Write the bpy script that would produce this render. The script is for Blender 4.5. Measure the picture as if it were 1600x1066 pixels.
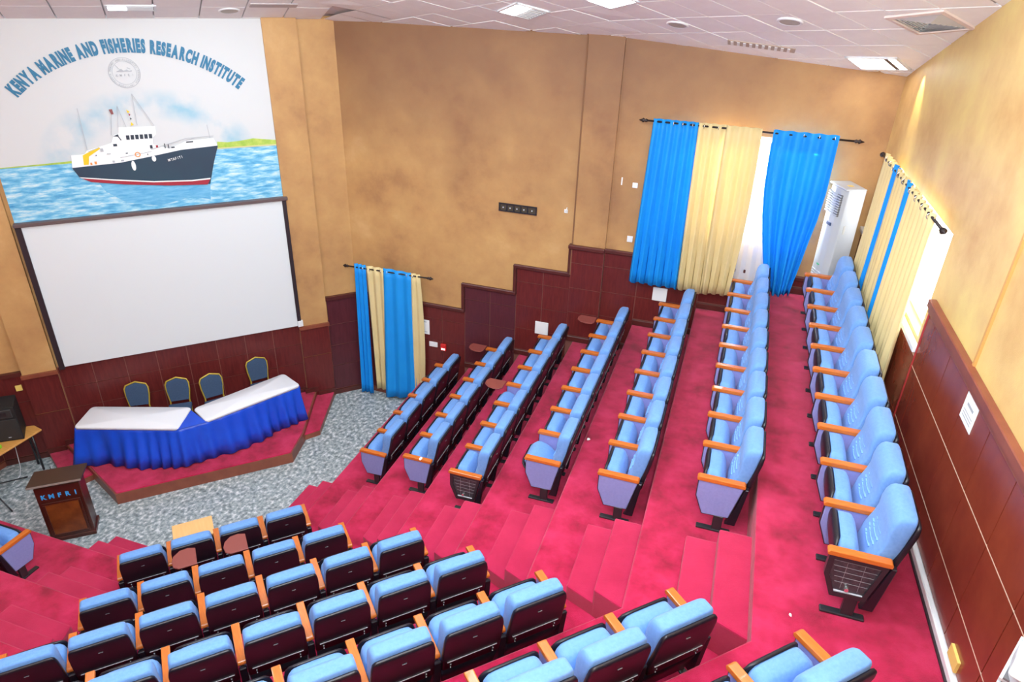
import bpy, bmesh, math, random
from mathutils import Vector, Matrix
random.seed(7)
C = bpy.context.scene
COL = C.collection
for o in list(bpy.data.objects): bpy.data.objects.remove(o)

# ------------------------------------------------------------------ camera, world, lights, exposure
CAMZ = 7.78
yaw, pitch, roll = 0.3088658, 0.4942922, 0.0341013
cy, sy, cp, sp, cr, sr = math.cos(yaw), math.sin(yaw), math.cos(pitch), math.sin(pitch), math.cos(roll), math.sin(roll)
fw = Vector((-sy*cp, cy*cp, -sp)); rt0 = Vector((cy, sy, 0)); up0 = rt0.cross(fw)
rt = cr*rt0 + sr*up0; upv = -sr*rt0 + cr*up0
cam = bpy.data.cameras.new('camera'); co = bpy.data.objects.new('camera', cam); COL.objects.link(co)
co.matrix_world = Matrix(((rt.x, upv.x, -fw.x, 0), (rt.y, upv.y, -fw.y, 0), (rt.z, upv.z, -fw.z, CAMZ), (0, 0, 0, 1)))
cam.sensor_width = 36; cam.sensor_fit = 'HORIZONTAL'; cam.lens = 1096.6*36/1600; cam.clip_start = 0.05; cam.clip_end = 200
C.camera = co
w = bpy.data.worlds.new('world'); C.world = w; w.use_nodes = True
bg = w.node_tree.nodes['Background']; bg.inputs[0].default_value = (0.93, 0.96, 1.0, 1); bg.inputs[1].default_value = 4.5
C.view_settings.view_transform = 'Standard'; C.view_settings.look = 'None'
C.view_settings.exposure = 0.49; C.view_settings.gamma = 1.0; C.view_settings.use_curve_mapping = False

def area(name, loc, size, power, color=(.80, .93, 1.0), target=None, sizey=None):
    l = bpy.data.lights.new(name, 'AREA'); l.energy = power; l.color = color
    l.shape = 'RECTANGLE'; l.size = size; l.size_y = sizey or size
    o = bpy.data.objects.new(name, l); COL.objects.link(o); o.location = loc
    if target is not None:
        o.rotation_euler = (Vector(target)-Vector(loc)).to_track_quat('-Z', 'Y').to_euler()
    return o
# fill lights added under the unseen ceiling over the auditorium
for (x, y, z) in ((-6.5, 7.9, 7.5), (-4.6, 5.2, 8.6), (-4.2, 7.9, 7.7), (-2.4, 3.2, 9.0), (-1.8, 6.0, 8.3), (-.4, 3.6, 8.9), (-8.4, 4.2, 7.8), (-6.0, 2.4, 8.6), (.6, 6.6, 8.1), (-.2, 1.0, 9.2), (-3.2, .4, 9.2)):
    area('ceiling_fill', (x, y, z), 1.2, 66, target=(x, y, 0))
# fill lights added beside the camera; the first aims up to brighten the ceiling
area('ceiling_bounce_fill', (.1, -.2, 8.0), .45, 560, color=(.84, .95, 1), target=(-2.4, 3.6, 11.0))
area('camera_fill', (.25, -.2, 8.3), .5, 66, color=(.84, .95, 1), target=(-3.2, 5.6, 1.2))
# daylight arriving through the two windows
area('window_daylight', (0.1, 10.95, 5.0), 1.9, 150, color=(.95, .97, 1), target=(-.2, 8.0, 3.6), sizey=1.3)
area('window_daylight', (2.12, 8.5, 5.1), 2.4, 55, color=(.95, .97, 1), target=(-1.0, 8.0, 4.0), sizey=1.0)

sp = bpy.data.lights.new('wall_streak_spot', 'SPOT'); sp.energy = 40; sp.color = (1, .86, .45); sp.spot_size = math.radians(50); sp.spot_blend = .8; sp.shadow_soft_size = .02  # spot added without a fixture, for the warm streak on the right wall
spo = bpy.data.objects.new('wall_streak_spot', sp); COL.objects.link(spo); spo.location = (1.70, 9.85, 6.9); spo.rotation_euler = (Vector((1.90, 9.70, 6.25))-spo.location).to_track_quat('-Z', 'Y').to_euler()
# ------------------------------------------------------------------ materials
MATS = {}
def mat(name, color, rough=.6, metal=0, noise=None, scale=8, bump=0, bscale=60, emit=None, spec=.5, coat=0, detail=4, mapping=None, trans=0, ramp=None, sheen=0):
    if name in MATS: return MATS[name]
    m = bpy.data.materials.new(name); m.use_nodes = True; nt = m.node_tree; p = nt.nodes['Principled BSDF']
    p.inputs['Base Color'].default_value = (*color, 1); p.inputs['Roughness'].default_value = rough
    p.inputs['Metallic'].default_value = metal; p.inputs['Specular IOR Level'].default_value = spec
    p.inputs['Coat Weight'].default_value = coat
    if sheen: p.inputs['Sheen Weight'].default_value = sheen
    tc = nt.nodes.new('ShaderNodeTexCoord')
    src = tc.outputs['Object']
    if mapping:
        mp = nt.nodes.new('ShaderNodeMapping'); mp.inputs['Scale'].default_value = mapping; nt.links.new(src, mp.inputs[0]); src = mp.outputs[0]
    if noise or ramp:
        n = nt.nodes.new('ShaderNodeTexNoise'); n.inputs['Scale'].default_value = scale; n.inputs['Detail'].default_value = detail; n.inputs['Roughness'].default_value = .6
        nt.links.new(src, n.inputs['Vector'])
        r = nt.nodes.new('ShaderNodeValToRGB'); nt.links.new(n.outputs[0], r.inputs[0])
        if ramp:
            e = r.color_ramp.elements
            e[0].position, e[0].color = ramp[0][0], (*ramp[0][1], 1); e[1].position, e[1].color = ramp[-1][0], (*ramp[-1][1], 1)
            for pos, c in ramp[1:-1]:
                q = e.new(pos); q.color = (*c, 1)
        else:
            e = r.color_ramp.elements; e[0].position = .32; e[1].position = .68
            e[0].color = (*noise, 1); e[1].color = (*color, 1)
        nt.links.new(r.outputs[0], p.inputs['Base Color'])
    if bump:
        n2 = nt.nodes.new('ShaderNodeTexNoise'); n2.inputs['Scale'].default_value = bscale; n2.inputs['Detail'].default_value = 3
        nt.links.new(tc.outputs['Object'], n2.inputs['Vector'])
        bp = nt.nodes.new('ShaderNodeBump'); bp.inputs['Strength'].default_value = bump; bp.inputs['Distance'].default_value = .01
        nt.links.new(n2.outputs[0], bp.inputs['Height']); nt.links.new(bp.outputs[0], p.inputs['Normal'])
    if emit:
        p.inputs['Emission Color'].default_value = (*emit[0], 1); p.inputs['Emission Strength'].default_value = emit[1]
    if trans:
        out = nt.nodes['Material Output']; t = nt.nodes.new('ShaderNodeBsdfTranslucent'); t.inputs[0].default_value = (*[min(1, c*1.15) for c in color], 1)
        mx = nt.nodes.new('ShaderNodeMixShader'); mx.inputs[0].default_value = trans
        nt.links.new(p.outputs[0], mx.inputs[1]); nt.links.new(t.outputs[0], mx.inputs[2]); nt.links.new(mx.outputs[0], out.inputs[0])
    MATS[name] = m; return m

FAB = mat('blue_fabric', (.155, .335, .72), .75, noise=(.125, .29, .66), scale=40, bump=.25, bscale=400, spec=.3, sheen=.15)
FABP = mat('violet_blue_fabric', (.27, .28, .60), .8, noise=(.24, .25, .56), scale=40, bump=.2, bscale=400, spec=.25)
BLK = mat('black_plastic', (.010, .008, .014), .36, bump=.1, bscale=250)
BLKM = mat('black_metal', (.02, .02, .025), .38, spec=.6)
GRY = mat('grey_metal', (.10, .10, .115), .4, metal=.5, noise=(.05, .05, .06), scale=30)
PALE = mat('pale_trim', (.5, .52, .58), .5)
WOODA = mat('armrest_wood', (.62, .17, .025), .28, noise=(.52, .12, .015), scale=5, mapping=(2, 14, 14), coat=.3)
CARP = mat('red_carpet', (.55, .012, .07), .95, ramp=[(.3, (.26, .004, .030)), (.48, (.46, .009, .060)), (.66, (.58, .022, .10))], scale=3.2, detail=8, bump=.6, bscale=180, spec=.1, sheen=.2)
CARPS = mat('red_carpet_step', (.54, .020, .086), .95, noise=(.42, .010, .060), scale=2.6, detail=8, bump=.6, bscale=180, spec=.1, sheen=.2)
STONE = mat('grey_stone_floor', (.4, .44, .46), .45, ramp=[(.34, (.12, .15, .165)), (.47, (.28, .34, .36)), (.55, (.42, .47, .49)), (.64, (.72, .75, .77))], scale=13, detail=8, mapping=(1.3, 1, 1), bump=.1, bscale=40)
OCHRE = mat('ochre_sponged_paint', (.55, .27, .08), .6, ramp=[(.28, (.34, .165, .07)), (.45, (.47, .255, .10)), (.6, (.54, .31, .12)), (.75, (.62, .38, .17))], scale=1.3, detail=10, bump=.15, bscale=90)
OCHRES = mat('ochre_brown_top_paint', (.55, .27, .08), .6, ramp=[(.28, (.34, .165, .07)), (.45, (.47, .255, .10)), (.6, (.54, .31, .12)), (.75, (.62, .38, .17))], scale=1.3, detail=10, bump=.15, bscale=90)
def brown_top(m):                                                    # browns the side wall paint towards the top, mottled, weaker towards the right wall
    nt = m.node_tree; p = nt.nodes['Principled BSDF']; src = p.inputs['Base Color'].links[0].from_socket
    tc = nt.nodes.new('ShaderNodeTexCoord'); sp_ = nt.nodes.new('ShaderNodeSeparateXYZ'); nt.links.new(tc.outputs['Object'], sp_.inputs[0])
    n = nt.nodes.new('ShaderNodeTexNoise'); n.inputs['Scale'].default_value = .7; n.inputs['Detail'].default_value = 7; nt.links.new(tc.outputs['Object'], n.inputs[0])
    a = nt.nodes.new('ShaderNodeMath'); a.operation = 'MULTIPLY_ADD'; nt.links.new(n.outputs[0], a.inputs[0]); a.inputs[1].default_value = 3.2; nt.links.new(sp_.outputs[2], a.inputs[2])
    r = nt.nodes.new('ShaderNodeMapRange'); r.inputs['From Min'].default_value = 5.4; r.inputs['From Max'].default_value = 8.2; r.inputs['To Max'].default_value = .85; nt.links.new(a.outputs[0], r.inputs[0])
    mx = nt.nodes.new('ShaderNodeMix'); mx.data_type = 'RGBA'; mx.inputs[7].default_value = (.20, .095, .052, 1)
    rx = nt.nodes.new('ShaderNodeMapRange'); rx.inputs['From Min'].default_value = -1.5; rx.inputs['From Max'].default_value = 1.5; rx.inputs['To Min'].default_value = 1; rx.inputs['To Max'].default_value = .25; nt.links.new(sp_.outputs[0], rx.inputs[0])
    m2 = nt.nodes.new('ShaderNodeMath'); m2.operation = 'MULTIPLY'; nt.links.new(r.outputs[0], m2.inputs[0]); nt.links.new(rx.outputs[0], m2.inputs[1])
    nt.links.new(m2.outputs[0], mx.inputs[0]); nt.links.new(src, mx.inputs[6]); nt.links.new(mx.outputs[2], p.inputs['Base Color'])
brown_top(OCHRES)
OCHREY = mat('yellow_sponged_paint', (.66, .42, .14), .5, ramp=[(.3, (.52, .29, .11)), (.5, (.68, .47, .19)), (.68, (.76, .60, .22))], scale=.9, detail=10, bump=.12, bscale=90)
WOODP = mat('red_brown_panel', (.145, .022, .02), .33, noise=(.10, .014, .014), scale=3, mapping=(9, 9, 1.2), spec=.4)
WOODP2 = mat('plum_panel', (.10, .022, .03), .35, noise=(.075, .016, .022), scale=3, mapping=(9, 9, 1.2), spec=.4)
WOODR = mat('mahogany_panel', (.25, .050, .024), .24, noise=(.19, .032, .018), scale=1.6, mapping=(9, 1.5, 1.2), spec=.5)
WOODT = mat('dark_wood_trim', (.10, .022, .018), .38, noise=(.07, .015, .012), scale=4)
WOODTR = mat('warm_wood_trim', (.26, .075, .04), .35, noise=(.2, .05, .03), scale=4)
JOINT = mat('panel_joint', (.24, .09, .07), .6)
JOINTR = mat('pale_panel_joint', (.60, .42, .30), .6)
WHITE = mat('white_paint', (.80, .81, .82), .5)
WHITEP = mat('white_plastic', (.78, .80, .83), .35)
SCREEN = mat('projection_screen', (.70, .74, .77), .7)
TILE = mat('ceiling_tile_board', (.90, .885, .89), .9, noise=(.86, .84, .85), scale=5, bump=.3, bscale=150)
TBAR = mat('ceiling_grid_metal', (.62, .56, .58), .7)
CBLUE = mat('curtain_blue', (.005, .34, .90), .65, trans=.15, noise=(.003, .31, .86), scale=2)
CYEL = mat('curtain_yellow', (.78, .64, .34), .7, trans=.12, noise=(.74, .60, .30), scale=2)
SHEER = mat('curtain_sheer', (.85, .84, .86), .8, trans=.5)
ROD = mat('rod_dark_metal', (.03, .02, .02), .4, metal=.3)
RING = mat('ring_chrome', (.8, .8, .78), .2, metal=.9)
LAMP = mat('lit_lamp', (1, 1, 1), .5, emit=((1, 1, 1), 6))
GOLD = mat('gold_frame', (.55, .40, .06), .35, metal=.3)
SLATE = mat('slate_blue_fabric', (.045, .085, .17), .85, noise=(.035, .07, .14), scale=50)
CLOTHW = mat('white_tablecloth', (.78, .80, .86), .8)
CLOTHB = mat('royal_blue_satin', (.006, .085, .72), .42, noise=(.005, .065, .62), scale=3, spec=.6)
DARKW = mat('dark_lectern_wood', (.075, .014, .008), .3, noise=(.05, .01, .006), scale=4)
LECT = mat('lectern_panel_wood', (.24, .062, .014), .28, noise=(.13, .028, .008), scale=5)
SLAB = mat('lectern_top_wood', (.055, .03, .022), .4)
OAKT = mat('oak_table_top', (.72, .36, .10), .4, noise=(.62, .29, .07), scale=4, mapping=(1, 8, 1))
OAKL = mat('light_oak_top', (.85, .50, .20), .4, noise=(.80, .45, .17), scale=4, mapping=(1, 8, 1))
LBLUE = mat('light_blue_letter', (.05, .42, .95), .4)
TABW = mat('writing_tablet_wood', (.24, .055, .045), .5)
PAPER = mat('white_paper', (.86, .88, .90), .7)
INK = mat('grey_ink', (.35, .38, .42), .7)
REDP = mat('red_plastic', (.6, .02, .02), .4)
YELP = mat('yellow_plate', (.82, .60, .16), .5)
GREEN = mat('green_plastic', (.25, .62, .03), .5)
SPK = mat('speaker_black', (.015, .016, .018), .6, bump=.3, bscale=300)
GLAM = None
def glass_mat():
    m = bpy.data.materials.new('window_glass'); m.use_nodes = True; nt = m.node_tree
    t = nt.nodes.new('ShaderNodeBsdfTransparent'); g = nt.nodes.new('ShaderNodeBsdfGlossy'); g.inputs['Roughness'].default_value = .03
    mx = nt.nodes.new('ShaderNodeMixShader'); mx.inputs[0].default_value = .06
    nt.links.new(t.outputs[0], mx.inputs[1]); nt.links.new(g.outputs[0], mx.inputs[2]); nt.links.new(mx.outputs[0], nt.nodes['Material Output'].inputs[0]); return m
GLASS = glass_mat()

# ------------------------------------------------------------------ helpers
def link(name, me, m=None, parent=None, kind=None):
    o = bpy.data.objects.new(name, me); COL.objects.link(o)
    if m is not None and not me.materials: me.materials.append(m)
    if parent is not None: o.parent = parent
    if kind: o['kind'] = kind
    return o
def mesh(name, verts, faces, smooth=False):
    me = bpy.data.meshes.new(name); me.from_pydata([tuple(v) for v in verts], [], faces); me.validate(); me.update()
    if smooth: me.polygons.foreach_set('use_smooth', [True]*len(me.polygons))
    return me
def fin(bm, name, smooth=False, bev=0, seg=1):
    if bev: bmesh.ops.bevel(bm, geom=bm.edges[:], offset=bev, segments=seg, profile=.6, affect='EDGES', clamp_overlap=True)
    bmesh.ops.recalc_face_normals(bm, faces=bm.faces[:])
    me = bpy.data.meshes.new(name); bm.to_mesh(me); bm.free()
    if smooth: me.polygons.foreach_set('use_smooth', [True]*len(me.polygons))
    return me
def bm_box(bm, x0, x1, y0, y1, z0, z1, M=None):
    vs = [bm.verts.new(Vector((x, y, z))) for x in (x0, x1) for y in (y0, y1) for z in (z0, z1)]
    if M is not None:
        for v in vs: v.co = M @ v.co
    for f in ((0, 1, 3, 2), (4, 6, 7, 5), (0, 4, 5, 1), (2, 3, 7, 6), (0, 2, 6, 4), (1, 5, 7, 3)): bm.faces.new([vs[i] for i in f])
def box(name, x0, x1, y0, y1, z0, z1, m, parent=None, bev=0, seg=1, M=None, kind=None):
    bm = bmesh.new(); bm_box(bm, x0, x1, y0, y1, z0, z1, M)
    return link(name, fin(bm, name, False, bev, seg), m, parent, kind)
def bm_prism(bm, pts, a, bdir):
    # pts: list of Vector (closed polygon); extruded by vector bdir, starting at offset a
    lo = [bm.verts.new(Vector(p)+a) for p in pts]; hi = [bm.verts.new(Vector(p)+a+bdir) for p in pts]
    n = len(pts); bm.faces.new(lo); bm.faces.new(hi[::-1])
    for i in range(n): bm.faces.new((lo[i], hi[i], hi[(i+1) % n], lo[(i+1) % n]))
def prism(name, pts, ext, m, parent=None, bev=0, seg=1, kind=None, smooth=False):
    bm = bmesh.new(); bm_prism(bm, pts, Vector((0, 0, 0)), Vector(ext))
    return link(name, fin(bm, name, smooth, bev, seg), m, parent, kind)
def tube_mesh(name, pts, r, n=8, caps=True):
    bm = bmesh.new(); rings = []
    pts = [Vector(p) for p in pts]
    for i, p in enumerate(pts):
        t = (pts[min(i+1, len(pts)-1)]-pts[max(i-1, 0)]).normalized()
        a = t.orthogonal().normalized() if abs(t.z) > .9 else t.cross(Vector((0, 0, 1))).normalized()
        c = t.cross(a).normalized(); rr = r[i] if isinstance(r, (list, tuple)) else r
        rings.append([bm.verts.new(p + rr*(math.cos(2*math.pi*k/n)*a + math.sin(2*math.pi*k/n)*c)) for k in range(n)])
    for i in range(len(rings)-1):
        for k in range(n): bm.faces.new((rings[i][k], rings[i][(k+1) % n], rings[i+1][(k+1) % n], rings[i+1][k]))
    if caps: bm.faces.new(rings[0][::-1]); bm.faces.new(rings[-1])
    return fin(bm, name, True)
def tube(name, pts, r, m, parent=None, n=8): return link(name, tube_mesh(name, pts, r, n), m, parent)
def thing(name, label, cat, loc=(0, 0, 0), rot=None, group=None):
    o = bpy.data.objects.new(name, None); COL.objects.link(o); o.location = loc; o.empty_display_size = .1
    if rot is not None: o.rotation_euler = (0, 0, rot)
    o['label'] = label; o['category'] = cat
    if group: o['group'] = group
    return o
def tag(o, label, cat, group=None):
    o['label'] = label; o['category'] = cat
    if group: o['group'] = group
    return o
def struct(o): o['kind'] = 'structure'; return o

S2 = math.sqrt(.5)
B = Vector((S2, -S2, 0)); D = Vector((-S2, -S2, 0))          # away from the stage / across the hall
def NT(N, T, z=0): return B*N + D*T + Vector((0, 0, z))
T0 = .18
def mir(p):                                                    # mirror about the hall's axis
    p = Vector(p); t = p.dot(D); return p + D*(2*(T0-t))
Dp, Hr = .986231, .493666
NX = -5.2485; NN = -8.218                                      # first nosing, side block / middle block
YW = 10.73; WN = -12.25                                        # side wall, front wall
F = lambda k: Hr*k                                             # floor height of tier k (1..7)

# ------------------------------------------------------------------ floor, tiers, steps
fl = struct(prism('floor', [NT(-12.6, -4.2), NT(-12.6, 4.6), NT(2, 4.6), NT(2, -9.5), NT(-8, -6)], (0, 0, -.2), STONE))
def nosing(i):
    x = NX+Dp*i; c = 6.37-.4085*i
    r0, r1 = Vector((x, YW+.3, 0)), Vector((x, c, 0))
    l1, l0 = mir(r1), mir(r0)
    return [r0, r1, l1, l0]
def tier(i):
    a = nosing(i); z = F(i+1)
    if i < 6:
        bb = nosing(i+1)
        ov = .06
        q = [bb[0]+Vector((ov, 0, 0)), bb[1]+Vector((ov, -ov, 0)), bb[2]+Vector((0, -ov, 0))+B*0, bb[3]]
    else:
        q = [Vector((2.3, YW+.3, 0)), Vector((2.3, -2.3, 0)), mir((2.3, -2.3, 0)), mir((2.3, YW+.3, 0))]
    bm = bmesh.new(); n = 4; r = .02
    rows = []
    for k in range(4):
        inn = (q[k]-a[k])
        d0 = Vector((1, 0, 0)) if k == 0 else (B if 0 else inn.normalized())
        rows.append([Vector((a[k].x, a[k].y, -.05)), a[k]+Vector((0, 0, z-r)), a[k]+d0*r*.35+Vector((0, 0, z-r*.35)), a[k]+d0*r+Vector((0, 0, z)), q[k]+Vector((0, 0, z)), Vector((q[k].x, q[k].y, -.05))])
    vs = [[bm.verts.new(v) for v in row] for row in rows]
    for k in range(3):
        for j in range(6): bm.faces.new((vs[k][j], vs[k][(j+1) % 6], vs[k+1][(j+1) % 6], vs[k+1][j]))
    bm.faces.new(vs[0][::-1]); bm.faces.new(vs[3])
    return link('floor_tier', fin(bm, 'floor_tier'), CARP, None, 'structure')
for i in range(7): tier(i)
YF = [7.54, 7.16, 6.79, 6.34, 6.03, 5.58, 5.22]
for i in range(7):
    x1 = NX+Dp*i
    for j, (dx, zz) in enumerate(((.56, 1), (.285, 2))):
        z0, z1 = F(i)-.02, F(i)+Hr/3*zz
        x0 = x1-dx; yn = lambda x: 6.37-.4142*(x-NX)+.13
        pts = [Vector((x0, YF[i], z0)), Vector((x1+.01, YF[i], z0)), Vector((x1+.01, yn(x1), z0)), Vector((x0, yn(x0), z0))]
        struct(prism('floor_step', pts, (0, 0, z1-z0), CARPS, None, .018, 2))
        mp = [mir(p) for p in pts]
        struct(prism('floor_step', mp, (0, 0, z1-z0), CARPS, None, .018, 2))

# ------------------------------------------------------------------ stage platform
def ntpoly(l, z): return [NT(n, t, z) for n, t in l]
stg = thing('stage_platform', 'low red carpeted stage platform with brown wood edging under the screen', 'stage', NT(-11.2, .2, 0))
def loc(o, parent):                                             # keep world-space meshes under an Empty placed elsewhere
    o.parent = parent; o.matrix_parent_inverse = Matrix.Translation(-parent.location) if parent.rotation_euler.z == 0 else (Matrix.Translation(parent.location) @ Matrix.Rotation(parent.rotation_euler.z, 4, 'Z')).inverted()
    return o
MAIN = [(-10.39, 1.59), (-10.34, -1.13), (-10.86, -1.44), (-12.22, -1.99), (-12.22, 2.37), (-11.15, 1.91)]
LOWR = [(-10.90, -1.44), (-10.95, -1.74), (-12.22, -2.34), (-12.22, -1.97), ]
LOWL = [(-11.22, 1.92), (-11.15, 2.10), (-11.55, 2.44), (-12.22, 2.64), (-12.22, 2.35)]
def shrink(l, k):
    c = Vector((sum(a for a, _ in l)/len(l), sum(b_ for _, b_ in l)/len(l)))
    return [(c.x+(a-c.x)*k, c.y+(b_-c.y)*k) for a, b_ in l]
for nm, poly, z in (('platform', MAIN, .20), ('side_step', LOWR, .10), ('side_step', LOWL, .10)):
    bd = loc(prism(nm, ntpoly(poly, 0), (0, 0, z), WOODTR), stg)
    c_ = prism('carpet', ntpoly(shrink(poly, .985), z-.02), (0, 0, .032), CARP, None, .008); c_.parent = bd

# ------------------------------------------------------------------ ceiling height
def zc(x, y):
    zs = 6.90+.32*(YW-y)-max(0, x+1.9)*.07
    N = S2*(x-y); zf = 6.92+.3*(N+12.2)
    zl = 6.90+.32*(x+10.99)
    return min(zs, zf, zl, 9.5)

# ------------------------------------------------------------------ walls
def wallbox(name, o, u, n, L, z0, z1, th, m, s0=0, parent=None, kind='structure'):
    # o: base point (Vector), u along, n outward normal (into thickness)
    pts = [o+u*s0, o+u*(s0+L), o+u*(s0+L)+n*th, o+u*s0+n*th]
    return prism(name, [p+Vector((0, 0, z0)) for p in pts], (0, 0, z1-z0), m, parent, kind=kind)
# side wall with window hole: x -1.0..1.05, z 4.2..5.72
sw0 = Vector((-6.9, YW, 0)); ux = Vector((1, 0, 0)); uy = Vector((0, 1, 0))
def wallwith(name, o, u, n, L, hole, m, ztop=9.6, zb=-.1):
    s0, s1, h0, h1 = hole
    bm = bmesh.new()
    for a, b_, z0, z1 in ((0, s0, zb, ztop), (s1, L, zb, ztop), (s0, s1, zb, h0), (s0, s1, h1, ztop)):
        bm_prism(bm, [o+u*a+Vector((0, 0, z0)), o+u*b_+Vector((0, 0, z0)), o+u*b_+n*.22+Vector((0, 0, z0)), o+u*a+n*.22+Vector((0, 0, z0))], Vector((0, 0, 0)), Vector((0, 0, z1-z0)))
    return link(name, fin(bm, name), m, None, 'structure')
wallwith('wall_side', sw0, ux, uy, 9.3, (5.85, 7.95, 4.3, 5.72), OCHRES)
RW0 = Vector((1.80, YW, 0)); ru = Vector((.0347, -1, 0)).normalized(); rn = Vector((1, .0347, 0)).normalized()
wallwith('wall_right', RW0-ru*.3, ru, rn, 14, (.9, 3.95, 4.66, 5.72), OCHREY)
struct(wallbox('wall_front', NT(WN, -3.2), D, -B, 7.2, -.1, 9.6, .2, OCHRE))
lw = mir((-6.59, YW, 0)); lu = (mir((3, YW, 0))-lw).normalized()
struct(wallbox('wall_left', lw-lu*.3, lu, Vector((-1, 0, 0)), 11, -.1, 9.6, .2, OCHRE))
struct(wallbox('wall_rear', NT(.9, -6), D, B, 14, -.1, 9.6, .2, OCHREY))
p0 = mir((2.0, YW, 0)); struct(wallbox('wall_far_left', p0, (mir((2.0, 0, 0))-p0).normalized(), Vector((0, -1, 0)), 11, -.1, 9.6, .2, OCHREY))
# front wall pilasters beside the mural
for t0, t1 in ((-2.32, -1.80), (2.14, 2.62)):
    struct(prism('wall_pilaster', [NT(-12.16, t0, 0), NT(-12.16, t1, 0), NT(-12.26, t1, 0), NT(-12.26, t0, 0)], (0, 0, 7.3), OCHRE))
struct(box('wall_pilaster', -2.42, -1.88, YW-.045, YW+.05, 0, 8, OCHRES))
struct(box('wall_conduit', -2.435, -2.415, YW-.06, YW, 3.2, 8, mat('seam_brown', (.2, .09, .04), .7)))
# right wall pilaster swelling with an orange edge
o = prism('trim_1', [RW0+ru*5.1+Vector((0, 0, 5.1)), RW0+ru*5.13+Vector((0, 0, 5.1)), RW0+ru*5.13-rn*.02+Vector((0, 0, 5.1)), RW0+ru*5.1-rn*.02+Vector((0, 0, 5.1))], (0, 0, 3), mat('orange_stain', (.60, .32, .10), .6)); struct(o)

# ------------------------------------------------------------------ ceiling
bm = bmesh.new(); G = {}
xs = [-12+.3*i for i in range(52)]; ys = [-4+.3*i for i in range(51)]
for i, x in enumerate(xs):
    for j, y in enumerate(ys): G[i, j] = bm.verts.new((x, y, zc(x, y)+.045))
for i in range(len(xs)-1):
    for j in range(len(ys)-1): bm.faces.new((G[i, j], G[i, j+1], G[i+1, j+1], G[i+1, j]))
ceil = link('ceiling', fin(bm, 'ceiling'), TBAR, None, 'structure')
tilemesh = {}
used = 0
def tile_at(c, U, V, m=TILE):
    g = .968
    pts = [c+U*(g*a)+V*(g*b_) for a, b_ in ((-.5, -.5), (.5, -.5), (.5, .5), (-.5, .5))]
    vs = [(p.x-c.x, p.y-c.y, zc(p.x, p.y)-zc(c.x, c.y)) for p in pts]
    vs += [(x, y, z+.03) for x, y, z in vs]
    key = tuple(round(v, 2) for q in vs for v in q)
    if key not in tilemesh:
        tilemesh[key] = mesh('ceiling_tile', vs, [(0, 1, 2, 3), (7, 6, 5, 4), (0, 4, 5, 1), (1, 5, 6, 2), (2, 6, 7, 3), (3, 7, 4, 0)])
    o = link('ceiling_tile', tilemesh[key], m, ceil); o.location = (c.x, c.y, zc(c.x, c.y)+random.uniform(-.003, .003)); return o
tiles = {}
U1, V1 = Vector((.43, -.24, 0)), Vector((.43, .42, 0)); O1 = Vector((-1.55, 9.71, 0))
rest = []
for i in range(-24, 24):
    for j in range(-16, 16):
        c = O1+U1*(i+.5)+V1*(j+.5)
        if c.y > YW+.22 or c.x > 2.15 or c.x < -9 or c.y < 1.5: continue
        if zc(c.x, c.y) < 6.90+.32*(YW-c.y)-max(0, c.x+1.9)*.07-.001: continue
        (tiles.setdefault('s', []) if c.y > 7.9 and c.x > -5.6 else rest).append((c, U1, V1))
for i in range(-12, 14):
    for j in range(-1, 14):
        c = NT(-12.16+.6*(j+.5), -2.13+.6*(i+.5))
        N = c.dot(B)
        if zc(c.x, c.y) < 6.92+.3*(N+12.2)-.001 or c.x < -10.9: continue
        (tiles.setdefault('f', []) if N > -99 and N < -10.4 else rest).append((c, D*.6, B*.6))
allt = sorted(tiles.get('s', [])+tiles.get('f', []), key=lambda t: -t[0].y)
for t in allt[:290]: tile_at(*t)
rest += allt[290:]
bm = bmesh.new()
for c, U, V in rest:
    g = .968
    vs = [bm.verts.new((p.x, p.y, zc(p.x, p.y))) for p in [c+U*(g*a)+V*(g*b_) for a, b_ in ((-.5, -.5), (.5, -.5), (.5, .5), (-.5, .5))]]
    bm.faces.new(vs)
o = link('ceiling_tile_field', fin(bm, 'ceiling_tile_field'), TILE, ceil); o['kind'] = 'stuff'

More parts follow.
